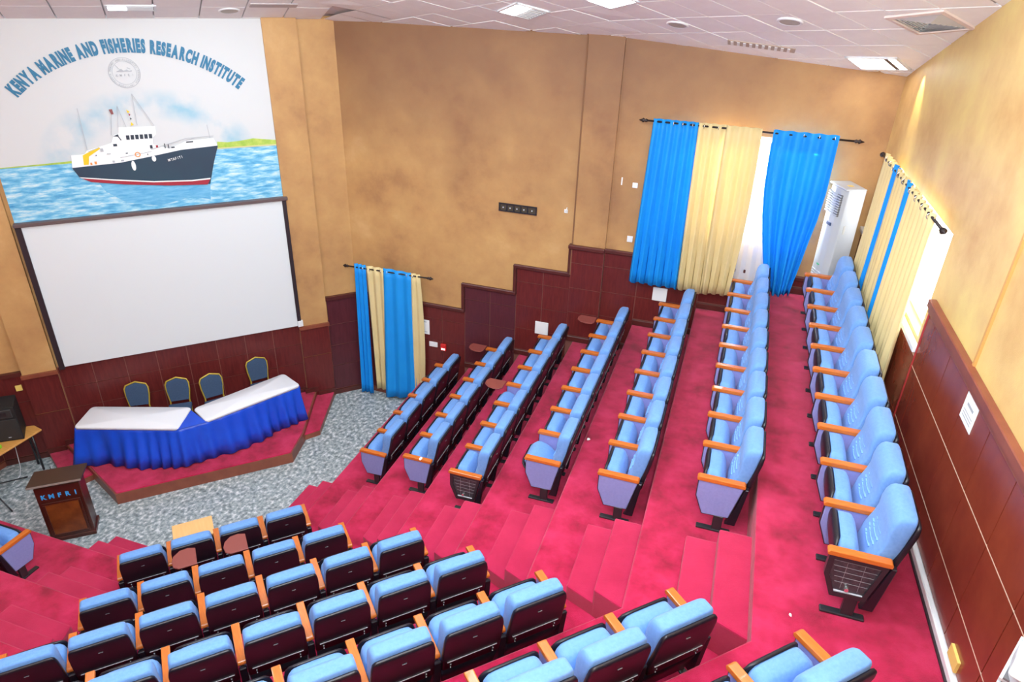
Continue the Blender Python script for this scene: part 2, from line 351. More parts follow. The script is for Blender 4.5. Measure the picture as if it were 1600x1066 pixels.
def ray(px, py): return fw + (px-800)/1096.6088*rt - (py-533)/1096.6088*upv
def on_ceiling(c):                                              # local frame (matrix) on the sloped ceiling at c
    e = .05; zx = (zc(c.x+e, c.y)-zc(c.x-e, c.y))/(2*e); zy = (zc(c.x, c.y+e)-zc(c.x, c.y-e))/(2*e)
    n = Vector((zx, zy, -1)).normalized(); return n
def ceil_frame(c, u):
    n = on_ceiling(c); u = (u-n*u.dot(n)).normalized(); v = n.cross(u)
    return Matrix(((u.x, v.x, n.x, c.x), (u.y, v.y, n.y, c.y), (u.z, v.z, n.z, zc(c.x, c.y)), (0, 0, 0, 1)))
def troffer(x, y, label, u, sx=.6, sy_=.6, lit=1.0, split=False):
    c = Vector((x, y, 0)); t = thing('ceiling_light', label, 'ceiling light', (0, 0, 0)); t.matrix_world = ceil_frame(c, u)
    bm = bmesh.new()
    for q in ((-sx/2, sx/2, -sy_/2, -sy_/2+.03), (-sx/2, sx/2, sy_/2-.03, sy_/2), (-sx/2, -sx/2+.03, -sy_/2, sy_/2), (sx/2-.03, sx/2, -sy_/2, sy_/2)): bm_box(bm, q[0], q[1], q[2], q[3], -.01, .02)
    link('frame', fin(bm, 'frame'), WHITEP, t)
    if split:
        box('diffuser', -sx/2+.03, sx*.22, -sy_/2+.03, sy_/2-.03, -.005, .012, LAMP, t)
        box('diffuser', sx*.30, sx/2-.03, -sy_/2+.03, sy_/2-.03, -.005, .012, LAMP, t)
        box('divider', sx*.22, sx*.30, -sy_/2+.03, sy_/2-.03, -.005, .016, GRY, t)
    else:
        box('diffuser', -sx/2+.03, -sx/2+.03+(sx-.06)*lit, -sy_/2+.03, sy_/2-.03, -.005, .012, LAMP, t)
        if lit < 1: 
            box('louvre', -sx/2+.03+(sx-.06)*lit, sx/2-.03, -sy_/2+.03, sy_/2-.03, -.005, .010, mat('unlit_louvre', (.22, .22, .24), .4, metal=.4), t)
            for k in range(8):
                yy = -sy_/2+.05+k*(sy_-.1)/7
                box('louvre_blade', -sx/2+.03+(sx-.06)*lit, sx/2-.04, yy-.006, yy+.006, .008, .022, WHITEP, t)
    return t
def ceilpt(px, py):
    d = ray(px, py); lo, hi = .5, 40
    for _ in range(60):
        m_ = (lo+hi)/2; p = d*m_
        if CAMZ+p.z > zc(p.x, p.y): lo_ok = False
        else: lo_ok = True
        if lo_ok: lo = m_
        else: hi = m_
    return lo
def tile_center(x, y):
    c = Vector((x, y, 0)); best = min(tiles.get('s', [])+tiles.get('f', []), key=lambda t: (t[0]-c).length); return best[0]
troffer(1.36, 10.25, 'bright ceiling light panel in the corner above the window curtains', U1, .62, .56, split=True)
troffer(-3.1, 9.71, 'half lit louvred ceiling light above the bare ochre side wall', V1, .5, .6, lit=.5)
troffer(-1.86, 9.0, 'fully lit ceiling light cut off by the top of the photo', V1, .55, .6)
troffer(NT(-11.6, -.06).x, NT(-11.6, -.06).y, 'small lit ceiling light above the ship mural', -D, .62, .26, lit=.4)
def round_disc(name, label, x, y, r, m, cat):
    c = Vector((x, y, 0)); t = thing(name, label, cat); t.matrix_world = ceil_frame(c, ux)
    n = 24; bm = bmesh.new()
    prof = [(r, -.002), (r, .012), (r*.88, .02), (r*.8, .014)]
    rings = [[bm.verts.new((a*math.cos(2*math.pi*k/n), a*math.sin(2*math.pi*k/n), z)) for k in range(n)] for a, z in prof]
    for i in range(3):
        for k in range(n): bm.faces.new((rings[i][k], rings[i][(k+1) % n], rings[i+1][(k+1) % n], rings[i+1][k]))
    link('rim', fin(bm, 'rim', True), WHITEP, t)
    bm = bmesh.new(); bmesh.ops.create_circle(bm, cap_ends=True, radius=r*.82, segments=n)
    for v in bm.verts: v.co.z = .013
    link('grille', fin(bm, 'grille'), m, t); return t
SPG = mat('speaker_grille', (.50, .47, .42), .6, noise=(.42, .39, .35), scale=120)
round_disc('ceiling_speaker', 'round flush ceiling speaker nearer to the bare ochre side wall stretch', -1.08, 9.71, .14, SPG, 'ceiling speaker')
round_disc('ceiling_speaker', 'round ceiling speaker with bright rim near the square air diffuser', .21, 9.0, .14, SPG, 'ceiling speaker')
q = NT(-11.74, -1.32); round_disc('ceiling_speaker', 'round flush ceiling speaker above the mural near its dark hatch', q.x, q.y, .15, SPG, 'ceiling speaker')
# square four way diffuser
c = Vector((1.6, 9.0, 0)); t = thing('air_diffuser', 'square four-way air diffuser in the ceiling by the right wall', 'air vent'); t.matrix_world = ceil_frame(Vector((1.49, 8.45, 0)), B)
def ringbm(bm, r0, r1, z0, z1):
    vs = []
    for r, z in ((r0, z0), (r1, z1)): vs.append([bm.verts.new((a*r, b_*r, z)) for a, b_ in ((-1, -1), (1, -1), (1, 1), (-1, 1))])
    for k in range(4): bm.faces.new((vs[0][k], vs[0][(k+1) % 4], vs[1][(k+1) % 4], vs[1][k]))
bm = bmesh.new(); ringbm(bm, .30, .30, -.002, .02); ringbm(bm, .30, .255, .02, .024); ringbm(bm, .255, .255, .024, 0)
link('frame', fin(bm, 'frame'), mat('diffuser_frame', (.72, .60, .56), .5), t)
box('duct', -.255, .255, -.255, .255, -.03, -.002, BLKM, t)
for k in range(7):
    r = .245-.035*k; bm = bmesh.new(); ringbm(bm, r, r-.022, .002, .020)
    link('louvre', fin(bm, 'louvre'), mat('diffuser_louvre', (.55, .54, .55), .45), t)
# slotted grille near the side wall
t = thing('ceiling_grille', 'long slotted air grille in the ceiling above the window rod', 'air vent'); t.matrix_world = ceil_frame(Vector((-.05, 10.2, 0)), ux)
box('frame', -.42, .42, -.11, .11, -.002, .01, mat('grille_tan', (.45, .36, .30), .6), t)
for k in range(10): box('slat', -.38+k*.078, -.345+k*.078, -.08, .08, .008, .018, WHITEP, t)
# dark open hatch line
q = NT(-11.45, -1.9); t = tag(box('ceiling_hatch', -.33, .33, -.09, .09, -.004, .012, mat('hatch_grey', (.5, .45, .45), .8), None, .004), 'slightly dropped ceiling hatch board above the pilaster beside the mural', 'hatch')
t.matrix_world = ceil_frame(q, D)

# ------------------------------------------------------------------ wainscot panelling
PW = .98
def panel_grid(parent, o, u, n, s0, s1, z0, z1, dw, zlines, m, gap=.006, proud=.012):
    """separate boards with recessed joints between them"""
    cnt = max(1, round((s1-s0)/dw)); w_ = (s1-s0)/cnt
    zl = [z0]+[z for z in sorted(zlines) if z0+.08 < z < z1-.05]+[z1]
    for i in range(cnt):
        for j in range(len(zl)-1):
            a, b_ = s0+w_*i+gap, s0+w_*(i+1)-gap; c_, d_ = zl[j]+gap, zl[j+1]-gap
            p = [o+u*a+Vector((0, 0, c_)), o+u*b_+Vector((0, 0, c_)), o+u*b_+Vector((0, 0, d_)), o+u*a+Vector((0, 0, d_))]
            prism('panel', p, -n*proud, m, parent)
# side wall : stepped
base = Vector((0, YW, 0))
secs = [(-6.55, -4.34, 2.18, 0, WOODP), (-4.34, -3.37, 2.70, F(2), WOODP2), (-3.37, -2.42, 3.21, F(3), WOODP), (-2.42, -1.88, 3.72, F(4), WOODP), (-1.88, 1.82, 3.72, F(5), WOODP)]
WT = .05
for si, (x0, x1, zt, zb, m) in enumerate(secs):
    off = .05 if si == 3 else 0
    back = box('wall_side_wainscot', x0, x1, YW-.012-off, YW+.01, 0, zt, JOINT, None, kind='structure')
    segs = [(x0, x1, zb)]
    if si == 0: segs = [(x0, NX, 0), (NX, x1, F(1))]
    if si == 4: segs = [(x0, -1.304, F(4)), (-1.304, -.318, F(5)), (-.318, .668, F(6)), (.668, x1, F(7))]
    for a, b_, z in segs:
        if b_-a > .2:
            panel_grid(back, Vector((0, YW-.012-off, 0)), ux, uy, a, b_, z+.11, zt-.05, .49, [zt-.29-.45*k for k in range(9)], m)
        box('skirting', a, b_, YW-.05-off, YW-.01-off, z, z+.10, WOODTR if si == 0 else WOODT, back, .008)
    box('cap_rail', x0-(.06 if si else 0), x1, YW-.06-off, YW, zt-.05, zt+.02, WOODT, back, .012)
    if 0 < si < 4: box('edge_trim', x0-.06, x0, YW-.055, YW, secs[si-1][2], zt, WOODT, back, .01)
# front wall wainscot
fb = prism('wall_front_wainscot', [NT(-12.245, -2.93, 0), NT(-12.245, 3.27, 0), NT(-12.23, 3.27, 0), NT(-12.23, -2.93, 0)], (0, 0, 1.66), JOINT, kind='structure')
org = NT(-12.23, 0)
panel_grid(fb, org, D, -B, -2.93, -2.34, .11, 2.10, .59, [.65, 1.1, 1.55], WOODP2)
panel_grid(fb, org, D, -B, -1.79, 2.13, .30, 1.66, .49, [.86, 1.27], WOODP)
panel_grid(fb, org, D, -B, 2.63, 3.27, .11, 1.66, .64, [.65, 1.15], WOODP)
for t0, t1 in ((-2.33, -1.79), (2.13, 2.63)):
    panel_grid(fb, NT(-12.155, 0), D, -B, t0, t1, .02, 1.60, .56, [.9] if t0 > 0 else [1.0], WOODP)
    prism('cap_rail', [NT(-12.11, t0-.01, 1.60), NT(-12.11, t1+.01, 1.60), NT(-12.2, t1+.01, 1.60), NT(-12.2, t0-.01, 1.60)], (0, 0, .06), WOODTR, fb)
for t0, t1, z in ((-2.93, -2.32, 2.12), (2.63, 3.27, 1.68)):
    prism('cap_rail', [NT(-12.18, t0, z-.04), NT(-12.18, t1, z-.04), NT(-12.25, t1, z-.04), NT(-12.25, t0, z-.04)], (0, 0, .07), WOODT, fb)
for t0, t1, z, n_ in ((-2.93, -2.33, 0, -12.2), (-2.33, -2.0, .10, -12.12), (-2.0, -1.75, .20, -12.12), (-1.79, 2.2, .20, -12.19), (2.1, 2.34, .20, -12.12), (2.34, 2.63, .10, -12.12), (2.63, 3.27, 0, -12.2)):
    prism('skirting', [NT(n_, t0, z), NT(n_, t1, z), NT(n_-.04, t1, z), NT(n_-.04, t0, z)], (0, 0, .10), WOODT, fb)
# left wall wainscot
lb = prism('wall_left_wainscot', [lw+Vector((.015, 0, 0)), lw+lu*6+Vector((.015, 0, 0)), lw+lu*6, lw], (0, 0, 1.66), JOINT, kind='structure')
panel_grid(lb, lw+Vector((.015, 0, 0)), lu, Vector((-1, 0, 0)), 0, 6, .11, 1.62, .6, [.65, 1.15], WOODP)
prism('skirting', [lw+Vector((.05, 0, 0)), lw+lu*6+Vector((.05, 0, 0)), lw+lu*6, lw], (0, 0, .1), WOODTR, lb)
prism('cap_rail', [lw+Vector((.05, 0, 1.62)), lw+lu*6+Vector((.05, 0, 1.62)), lw+lu*6+Vector((0, 0, 1.62)), lw+Vector((0, 0, 1.62))], (0, 0, .06), WOODT, lb)
# right wall wainscot
Z7 = F(7)
hs = YW-6.88
rb = prism('wall_right_wainscot', [RW0+ru*hs, RW0+ru*11, RW0+ru*11-rn*.012, RW0+ru*hs-rn*.012], (0, 0, 5.12), JOINTR, kind='structure')
ph = 0
pw_ = .572
s_first = YW-4.92
k0 = -3
for k in range(-4, 10):
    a, b_ = s_first+k*pw_, s_first+(k+1)*pw_
    a = max(a, hs); 
    if b_ <= hs+.05 or a > 10.5: continue
    for z0_, z1_ in ((Z7+.10, 3.87), (3.87, 4.44), (4.44, 5.0)):
        g = .005
        prism('panel', [RW0-rn*.012+ru*(a+g)+Vector((0, 0, z0_+g)), RW0-rn*.012+ru*(b_-g)+Vector((0, 0, z0_+g)), RW0-rn*.012+ru*(b_-g)+Vector((0, 0, z1_-g)), RW0-rn*.012+ru*(a+g)+Vector((0, 0, z1_-g))], -rn*.016, WOODR, rb)
def rail(name, s0, s1, z0_, z1_, t, m, parent, bev=.008):
    return prism(name, [RW0+ru*s0+Vector((0, 0, z0_)), RW0+ru*s1+Vector((0, 0, z0_)), RW0+ru*s1-rn*t+Vector((0, 0, z0_)), RW0+ru*s0-rn*t+Vector((0, 0, z0_))], (0, 0, z1_-z0_), m, parent, bev)
for zj in (3.87, 4.44): rail('joint_strip', hs, 10.4, zj-.003, zj+.003, .030, JOINTR, rb, 0)
rail('cap_rail', hs-.03, 11, 5.00, 5.06, .045, WOODTR, rb); rail('cap_rail', hs-.03, 11, 5.06, 5.14, .07, WOODTR, rb)
rail('edge_trim', hs-.035, hs, Z7, 5.06, .035, mat('red_edge_trim', (.36, .03, .03), .4), rb)
lo = rail('wall_right_low_wainscot', 0, hs-.035, Z7, 4.56, .012, JOINTR, None, 0); lo['kind'] = 'structure'
for k in range(7):
    a, b_ = k*.545, (k+1)*.545
    for z0_, z1_ in ((Z7+.10, 3.87), (3.87, 4.5)):
        prism('panel', [RW0-rn*.012+ru*(a+.005)+Vector((0, 0, z0_+.005)), RW0-rn*.012+ru*(b_-.005)+Vector((0, 0, z0_+.005)), RW0-rn*.012+ru*(b_-.005)+Vector((0, 0, z1_-.005)), RW0-rn*.012+ru*(a+.005)+Vector((0, 0, z1_-.005))], -rn*.016, WOODR, lo)
rail('sill_board', 0, hs-.035, 4.56, 4.62, .06, WHITEP, lo)
bs = rail('baseboard_right', .3, 9, Z7, Z7+.03, .075, mat('black_edging', (.03, .02, .025), .5), None); struct(bs)
tr = rail('cable_trunking', 2.2, 7.6, Z7+.005, Z7+.085, .062, WHITEP, None, .006); tag(tr, 'white cable trunking along the foot of the mahogany wall panels', 'trunking')

# ------------------------------------------------------------------ windows
def window(name, o, u, n, s0, s1, z0, z1, mull):
    f = bpy.data.objects.new(name, None); COL.objects.link(f); f['kind'] = 'structure'
    def bar(nm, a, b_, c_, d_, m=WHITEP, t=.04, off=.10):
        prism(nm, [o+u*a+n*off+Vector((0, 0, c_)), o+u*b_+n*off+Vector((0, 0, c_)), o+u*b_+n*(off+t)+Vector((0, 0, c_)), o+u*a+n*(off+t)+Vector((0, 0, c_))], (0, 0, d_-c_), m, f)
    bar('window_frame', s0, s1, z0, z0+.05); bar('window_frame', s0, s1, z1-.05, z1); bar('window_frame', s0, s0+.05, z0+.05, z1-.05); bar('window_frame', s1-.05, s1, z0+.05, z1-.05)
    st = (s1-s0)/mull
    for k in range(1, mull): bar('window_mullion', s0+st*k-.02, s0+st*k+.02, z0+.05, z1-.05)
    for k in range(mull): bar('window_pane', s0+st*k+(.05 if k == 0 else .02), s0+st*(k+1)-(.05 if k == mull-1 else .02), z0+.05, z1-.05, GLASS, .006, .12)
window('window_1', sw0, ux, uy, 5.85, 7.95, 4.3, 5.72, 3)
window('window_2', RW0-ru*.3, ru, rn, .9, 3.95, 4.66, 5.72, 4)

# ------------------------------------------------------------------ mural
mural = thing('ship_mural', 'painted mural of a research ship at sea under an arched title', 'mural', NT(-12.2, .1, 5.5))
lvl = [0]
def mpt(t, z, n): return NT(n, t, z)
def mpoly(name, pts, m, layer, parent=mural, th=.003):
    n = -12.2+.004*layer
    from mathutils.geometry import tessellate_polygon
    front = [mpt(t, z, n) for t, z in pts]; back = [mpt(t, z, n-th) for t, z in pts]; k = len(pts)
    tris = tessellate_polygon([[Vector((t, z, 0)) for t, z in pts]])
    fs = [tuple(t_) for t_ in tris]+[(i, (i+1) % k, k+(i+1) % k, k+i) for i in range(k)]
    fs = [f if len(f) == 4 or (front[f[1]]-front[f[0]]).cross(front[f[2]]-front[f[0]]).dot(B) > 0 else f[::-1] for f in fs]
    o = link(name, mesh(name, front+back, fs), m, None); return loc(o, parent)
SKY = mat('mural_sky_paint', (.80, .84, .86), .7)
# sky: white wall paint with a soft arch of blue brushed clouds
nt = SKY.node_tree; P = nt.nodes['Principled BSDF']; tc = nt.nodes.new('ShaderNodeTexCoord'); sep = nt.nodes.new('ShaderNodeSeparateXYZ')
nt.links.new(tc.outputs['Object'], sep.inputs[0])
def mn(op, a, b_=None, c_=None):
    n = nt.nodes.new('ShaderNodeMath'); n.operation = op
    for i, v in enumerate((a, b_, c_)):
        if v is None: continue
        if isinstance(v, (int, float)): n.inputs[i].default_value = v
        else: nt.links.new(v, n.inputs[i])
    return n.outputs[0]
tcoord = mn('MULTIPLY', mn('ADD', sep.outputs[0], sep.outputs[1]), -S2)
rad = mn('SQRT', mn('ADD', mn('POWER', mn('DIVIDE', mn('SUBTRACT', tcoord, .05), 1.45), 2), mn('POWER', mn('DIVIDE', mn('SUBTRACT', sep.outputs[2], 4.9), 1.02), 2)))
band = mn('SMOOTH_MAX', mn('SUBTRACT', 1, mn('ABSOLUTE', mn('DIVIDE', mn('SUBTRACT', rad, .84), .24))), 0, .05)
nz = nt.nodes.new('ShaderNodeTexNoise'); nz.inputs['Scale'].default_value = 2.2; nz.inputs['Detail'].default_value = 6; nt.links.new(tc.outputs['Object'], nz.inputs[0])
fac = mn('MULTIPLY', band, mn('SMOOTH_MAX', mn('MULTIPLY', mn('SUBTRACT', nz.outputs[0], .38), 4), 0, .1))
mixc = nt.nodes.new('ShaderNodeMix'); mixc.data_type = 'RGBA'; mixc.clamp_factor = True
nt.links.new(mn('MULTIPLY', fac, .95), mixc.inputs[0]); mixc.inputs[6].default_value = (.62, .635, .65, 1); mixc.inputs[7].default_value = (.24, .48, .62, 1)
nt.links.new(mixc.outputs[2], P.inputs['Base Color'])
SEA = mat('mural_sea_paint', (.1, .4, .7), .7, ramp=[(.3, (.05, .28, .56)), (.46, (.14, .46, .72)), (.56, (.32, .62, .80)), (.7, (.70, .82, .86))], scale=3.5, detail=9, mapping=(1.2, 1.2, 6))
HULL = mat('mural_hull_paint', (.022, .032, .065), .6, noise=(.018, .055, .09), scale=.8)
MW = mat('mural_white_paint', (.85, .87, .88), .7); MR = mat('mural_red_paint', (.35, .02, .04), .7); MD = mat('mural_dark_paint', (.03, .04, .06), .7)
MG = mat('mural_green_paint', (.30, .48, .06), .7, noise=(.5, .6, .12), scale=12); MY = mat('mural_yellow_paint', (.85, .55, .02), .7); MO = mat('mural_orange_paint', (.8, .3, .08), .7)
MGY = mat('mural_grey_paint', (.42, .44, .48), .7); MB = mat('mural_title_blue', (.02, .145, .28), .6, noise=(.03, .20, .36), scale=6); MS = mat('mural_sand_paint', (.62, .58, .30), .7)
mpoly('sky', [(-1.80, 4.14), (2.08, 4.14), (2.08, 6.97), (-1.80, 6.97)], SKY, 0, th=.04)
mpoly('sea', [(-1.80, 4.12), (2.08, 4.12), (2.08, 4.965), (1.3, 4.975), (0, 5.0), (-.9, 5.03), (-1.80, 5.015)], SEA, 1)
mpoly('island', [(-.9, 5.135), (-1.05, 5.115), (-1.25, 5.125), (-1.45, 5.15), (-1.65, 5.12), (-1.80, 5.10), (-1.80, 5.03), (-.89, 5.03)], MG, 2)
mpoly('beach', [(-.89, 5.04), (-1.80, 5.035), (-1.80, 5.012), (-.89, 5.02)], MS, 3)
mpoly('island', [(1.1, 5.0), (1.5, 4.985), (2.08, 4.972), (2.08, 4.96), (1.1, 4.965)], MG, 2)
mpoly('reflection', [(.9, 4.72), (-.7, 4.53), (-.66, 4.22), (-.4, 4.3), (.1, 4.2), (.55, 4.3), (.8, 4.5)], mat('mural_deep_water', (.07, .34, .63), .7, noise=(.20, .52, .76), scale=5, mapping=(1, 1, 6)), 2)
mpoly('superstructure', [(1.132, 5.083), (.958, 5.085), (.918, 5.132), (.574, 5.222), (.52, 5.334), (.449, 5.354), (.43, 5.443), (-.061, 5.428), (-.054, 5.312), (.002, 5.265), (.021, 5.165), (-.2, 5.08), (-.458, 5.182), (-.854, 5.198), (-.902, 5.06), (-.353, 5.03), (.089, 4.96), (.518, 4.90), (1.161, 4.88)], MW, 4)
mpoly('hull', [(1.161, 4.899), (.516, 4.923), (.088, 4.982), (-.358, 5.05), (-.902, 5.077), (-.802, 4.821), (-.69, 4.476), (-.396, 4.542), (.114, 4.59), (.66, 4.668), (1.098, 4.75)], HULL, 5)
mpoly('boot_stripe', [(1.067, 4.734), (.661, 4.673), (.116, 4.589), (-.399, 4.56), (-.704, 4.558), (-.653, 4.475), (-.097, 4.512), (.522, 4.59), (.962, 4.67)], MR, 6)
mpoly('waterline', [(1.099, 4.757), (.659, 4.683), (.113, 4.603), (-.434, 4.569), (-.712, 4.578), (-.703, 4.556), (-.429, 4.55), (.118, 4.585), (.663, 4.665), (1.074, 4.740)], MW, 7)
mpoly('crane', [(1.0, 4.93), (.983, 5.071), (.926, 5.099), (.747, 5.177), (.738, 5.151), (.908, 5.048), (.935, 4.93)], MY, 6)
for k in range(6):
    a = .36-k*.062; mpoly('bridge_window', [(a, 5.322), (a-.045, 5.320), (a-.04, 5.255), (a+.004, 5.257)], MD, 6)
mpoly('bridge_wing', [(.53, 5.32), (.46, 5.345), (.455, 5.31), (.43, 5.26), (.44, 5.25), (.47, 5.31)], MD, 6)
for (t_, z_, ww, hh, m) in ((.53, 5.19, .05, .035, MD), (.05, 5.13, .035, .05, MD), (-.03, 5.13, .03, .035, MR), (-.14, 5.13, .014, .07, MD), (-.19, 5.12, .012, .06, MD), (-.25, 5.10, .05, .018, MD), (.40, 5.06, .03, .014, MD), (.60, 4.95, .03, .03, MGY), (.48, 4.955, .04, .025, MGY), (.12, 5.02, .012, .02, MD), (.84, 4.95, .03, .04, MO), (.90, 4.94, .025, .035, MO), (.81, 5.06, .014, .014, MD), (.64, 5.07, .05, .012, MGY), (-.50, 5.165, .10, .018, MD), (.72, 5.13, .04, .05, MGY)):
    mpoly('ship_fitting', [(t_-ww/2, z_-hh/2), (t_+ww/2, z_-hh/2), (t_+ww/2, z_+hh/2), (t_-ww/2, z_+hh/2)], m, 7)
def mline(name, a, b_, w_, m, layer=7):
    dx, dz = b_[0]-a[0], b_[1]-a[1]; L = math.hypot(dx, dz); px, pz = -dz/L*w_/2, dx/L*w_/2
    mpoly(name, [(a[0]+px, a[1]+pz), (b_[0]+px, b_[1]+pz), (b_[0]-px, b_[1]-pz), (a[0]-px, a[1]-pz)], m, layer)
for a, b_ in (((.902, 5.741), (.907, 5.148)), ((.388, 5.746), (.437, 5.443)), ((.388, 5.746), (.33, 5.44)), ((.162, 5.91), (.178, 5.46)), ((-.79, 5.409), (-.804, 5.2)), ((.488, 5.624), (.55, 5.336)), ((.06, 5.09), (-.45, 5.22)), ((-.45, 5.22), (-.86, 5.235)), ((.5, 5.0), (.06, 5.06)), ((-.45, 5.19), (-.6, 5.225)), ((.162, 5.91), (-.05, 5.44)), ((.75, 5.17), (.9, 5.12))):
    mline('mast', a, b_, .007, MGY)
mpoly('flag', [(.507, 5.705), (.462, 5.71), (.455, 5.638), (.486, 5.632)], mat('mural_flag_paint', (.25, .08, .08), .7), 8)
mpoly('signal_flag', [(.281, 5.693), (.236, 5.658), (.269, 5.644)], MY, 8); mpoly('signal_flag', [(.251, 5.513), (.222, 5.471), (.262, 5.457)], MY, 8)
mpoly('signal_flag', [(.262, 5.64), (.236, 5.62), (.255, 5.60)], MR, 8); mpoly('signal_flag', [(.255, 5.58), (.232, 5.56), (.25, 5.54)], MD, 8)
for t_, z_, hh in ((.345, 4.865, .075), (.047, 4.95, .045)):
    mpoly('fender', [(t_+.03*math.cos(a), z_+hh*math.sin(a)) for a in [i*math.pi/6 for i in range(12)]], MW, 8)
def ringpoly(name, c, r0, r1, m, layer, parent=mural, n=32, sx=1):
    nn = -12.2+.004*layer; bm = bmesh.new()
    a = [bm.verts.new(mpt(c[0]+sx*r0*math.cos(2*math.pi*k/n), c[1]+r0*math.sin(2*math.pi*k/n), nn)) for k in range(n)]
    b_ = [bm.verts.new(mpt(c[0]+sx*r1*math.cos(2*math.pi*k/n), c[1]+r1*math.sin(2*math.pi*k/n), nn)) for k in range(n)]
    for k in range(n): bm.faces.new((a[k], a[(k+1) % n], b_[(k+1) % n], b_[k]))
    return loc(link(name, fin(bm, name), m), parent)
ringpoly('life_ring', (.257, 5.03), .026, .04, MO, 8, n=16)
FC = {}
def glyph(ch, off=0.0):
    key = (ch, off)
    if key not in FC:
        cu = bpy.data.curves.new('letter', 'FONT'); cu.body = ch; cu.size = 1; cu.extrude = .01; cu.offset = off; cu.align_x = 'CENTER'; cu.align_y = 'BOTTOM_BASELINE'; cu.resolution_u = 3
        o = bpy.data.objects.new('tmp', cu); COL.objects.link(o)
        bpy.context.view_layer.update()
        me = bpy.data.meshes.new_from_object(o.evaluated_get(bpy.context.evaluated_depsgraph_get()))
        wd = max((v.co.x for v in me.vertices), default=.2)-min((v.co.x for v in me.vertices), default=0)
        me.name = 'letter'; bpy.data.objects.remove(o); me.materials.clear(); FC[key] = (me, wd)
    return FC[key]
def put_letter(ch, origin, uvec, nvec, size, xs_, m, parent, off=.03):
    me, wd = glyph(ch, off)
    me2 = me if (me.materials and me.materials[0] == m) or not me.materials else me.copy()
    if me2 is not me: me2.materials.clear()
    if not me2.materials: me2.materials.append(m)
    o = bpy.data.objects.new('letter', me2); COL.objects.link(o)
    v = nvec.cross(uvec).normalized(); u = uvec.normalized()
    M = Matrix(((u.x*size*xs_, v.x*size, nvec.x*.3, origin.x), (u.y*size*xs_, v.y*size, nvec.y*.3, origin.y), (u.z*size*xs_, v.z*size, nvec.z*.3, origin.z), (0, 0, 0, 1)))
    o.matrix_world = M
    o.parent = parent; 
    pm = parent.matrix_basis.copy() if parent.parent is None else parent.matrix_basis
    o.matrix_parent_inverse = pm.inverted()
    o.matrix_world = M
    return o
# arched title: ellipse through the measured letter positions
bpy.context.view_layer.update()
title = 'KENYA MARINE AND FISHERIES RESEARCH INSTITUTE'
tc_, zc_, ra = .125, 4.62, 1.94
def arcpt(th): return (tc_+1.80*math.cos(th), 4.90+1.60*math.sin(th))
# widths
wid = []
for ch in title:
    wid.append(.38 if ch == ' ' else glyph(ch, .07)[1]+.06)
# parametrise ellipse arc by length between its ends
P0 = [(1.61, 5.90), (1.37, 6.11), (1.255, 6.20), (.832, 6.39), (.556, 6.47), (.19, 6.495), (-.083, 6.487), (-.40, 6.44), (-.753, 6.345), (-1.05, 6.16), (-1.344, 5.92)]
def catmull(pts, n=20):
    out = []
    for i in range(len(pts)-1):
        p = [pts[max(i-1, 0)], pts[i], pts[i+1], pts[min(i+2, len(pts)-1)]]
        for k in range(n):
            t = k/n
            out.append(tuple(.5*((2*p[1][j])+(-p[0][j]+p[2][j])*t+(2*p[0][j]-5*p[1][j]+4*p[2][j]-p[3][j])*t*t+(-p[0][j]+3*p[1][j]-3*p[2][j]+p[3][j])*t**3) for j in range(2)))
    out.append(pts[-1]); return out
# smooth fit : circle through ends and crown
import itertools
A_, B_, C_ = Vector((1.60, 5.92)), Vector((.12, 6.49)), Vector((-1.345, 5.92))
def circ(a, b_, c):
    d = 2*(a.x*(b_.y-c.y)+b_.x*(c.y-a.y)+c.x*(a.y-b_.y))
    ux_ = ((a.x**2+a.y**2)*(b_.y-c.y)+(b_.x**2+b_.y**2)*(c.y-a.y)+(c.x**2+c.y**2)*(a.y-b_.y))/d
    uy_ = ((a.x**2+a.y**2)*(c.x-b_.x)+(b_.x**2+b_.y**2)*(a.x-c.x)+(c.x**2+c.y**2)*(b_.x-a.x))/d
    return Vector((ux_, uy_))
cc = circ(A_, B_, C_); rr = (A_-cc).length
a0 = math.atan2(A_.y-cc.y, A_.x-cc.x); a1 = math.atan2(C_.y-cc.y, C_.x-cc.x)
tot = sum(wid); acc = 0
for ch, wd in zip(title, wid):
    th = a0+(a1-a0)*(acc+wd/2)/tot; acc += wd
    if ch == ' ': continue
    tt, zz = cc.x+rr*math.cos(th), cc.y+rr*math.sin(th)
    # direction of reading: decreasing T
    du, dz = math.sin(th), -math.cos(th)
    uvec = (D*(-du)+Vector((0, 0, 1))*(-dz)).normalized()
    scale_w = (abs(a1-a0)*rr/tot)
    put_letter(ch, mpt(tt, zz-.0, -12.192), uvec, B, .235, scale_w/.235, MB, mural, .07)
# hull name
for k, ch in enumerate('MTAFITI'):
    me, wd = glyph(ch, .01); put_letter(ch, mpt(-.165-.030*k-(.008 if k > 0 else 0), 4.893+.006*k, -12.165), (-D+Vector((0, 0, .2))), B, .055, .85, MW, mural, .01)
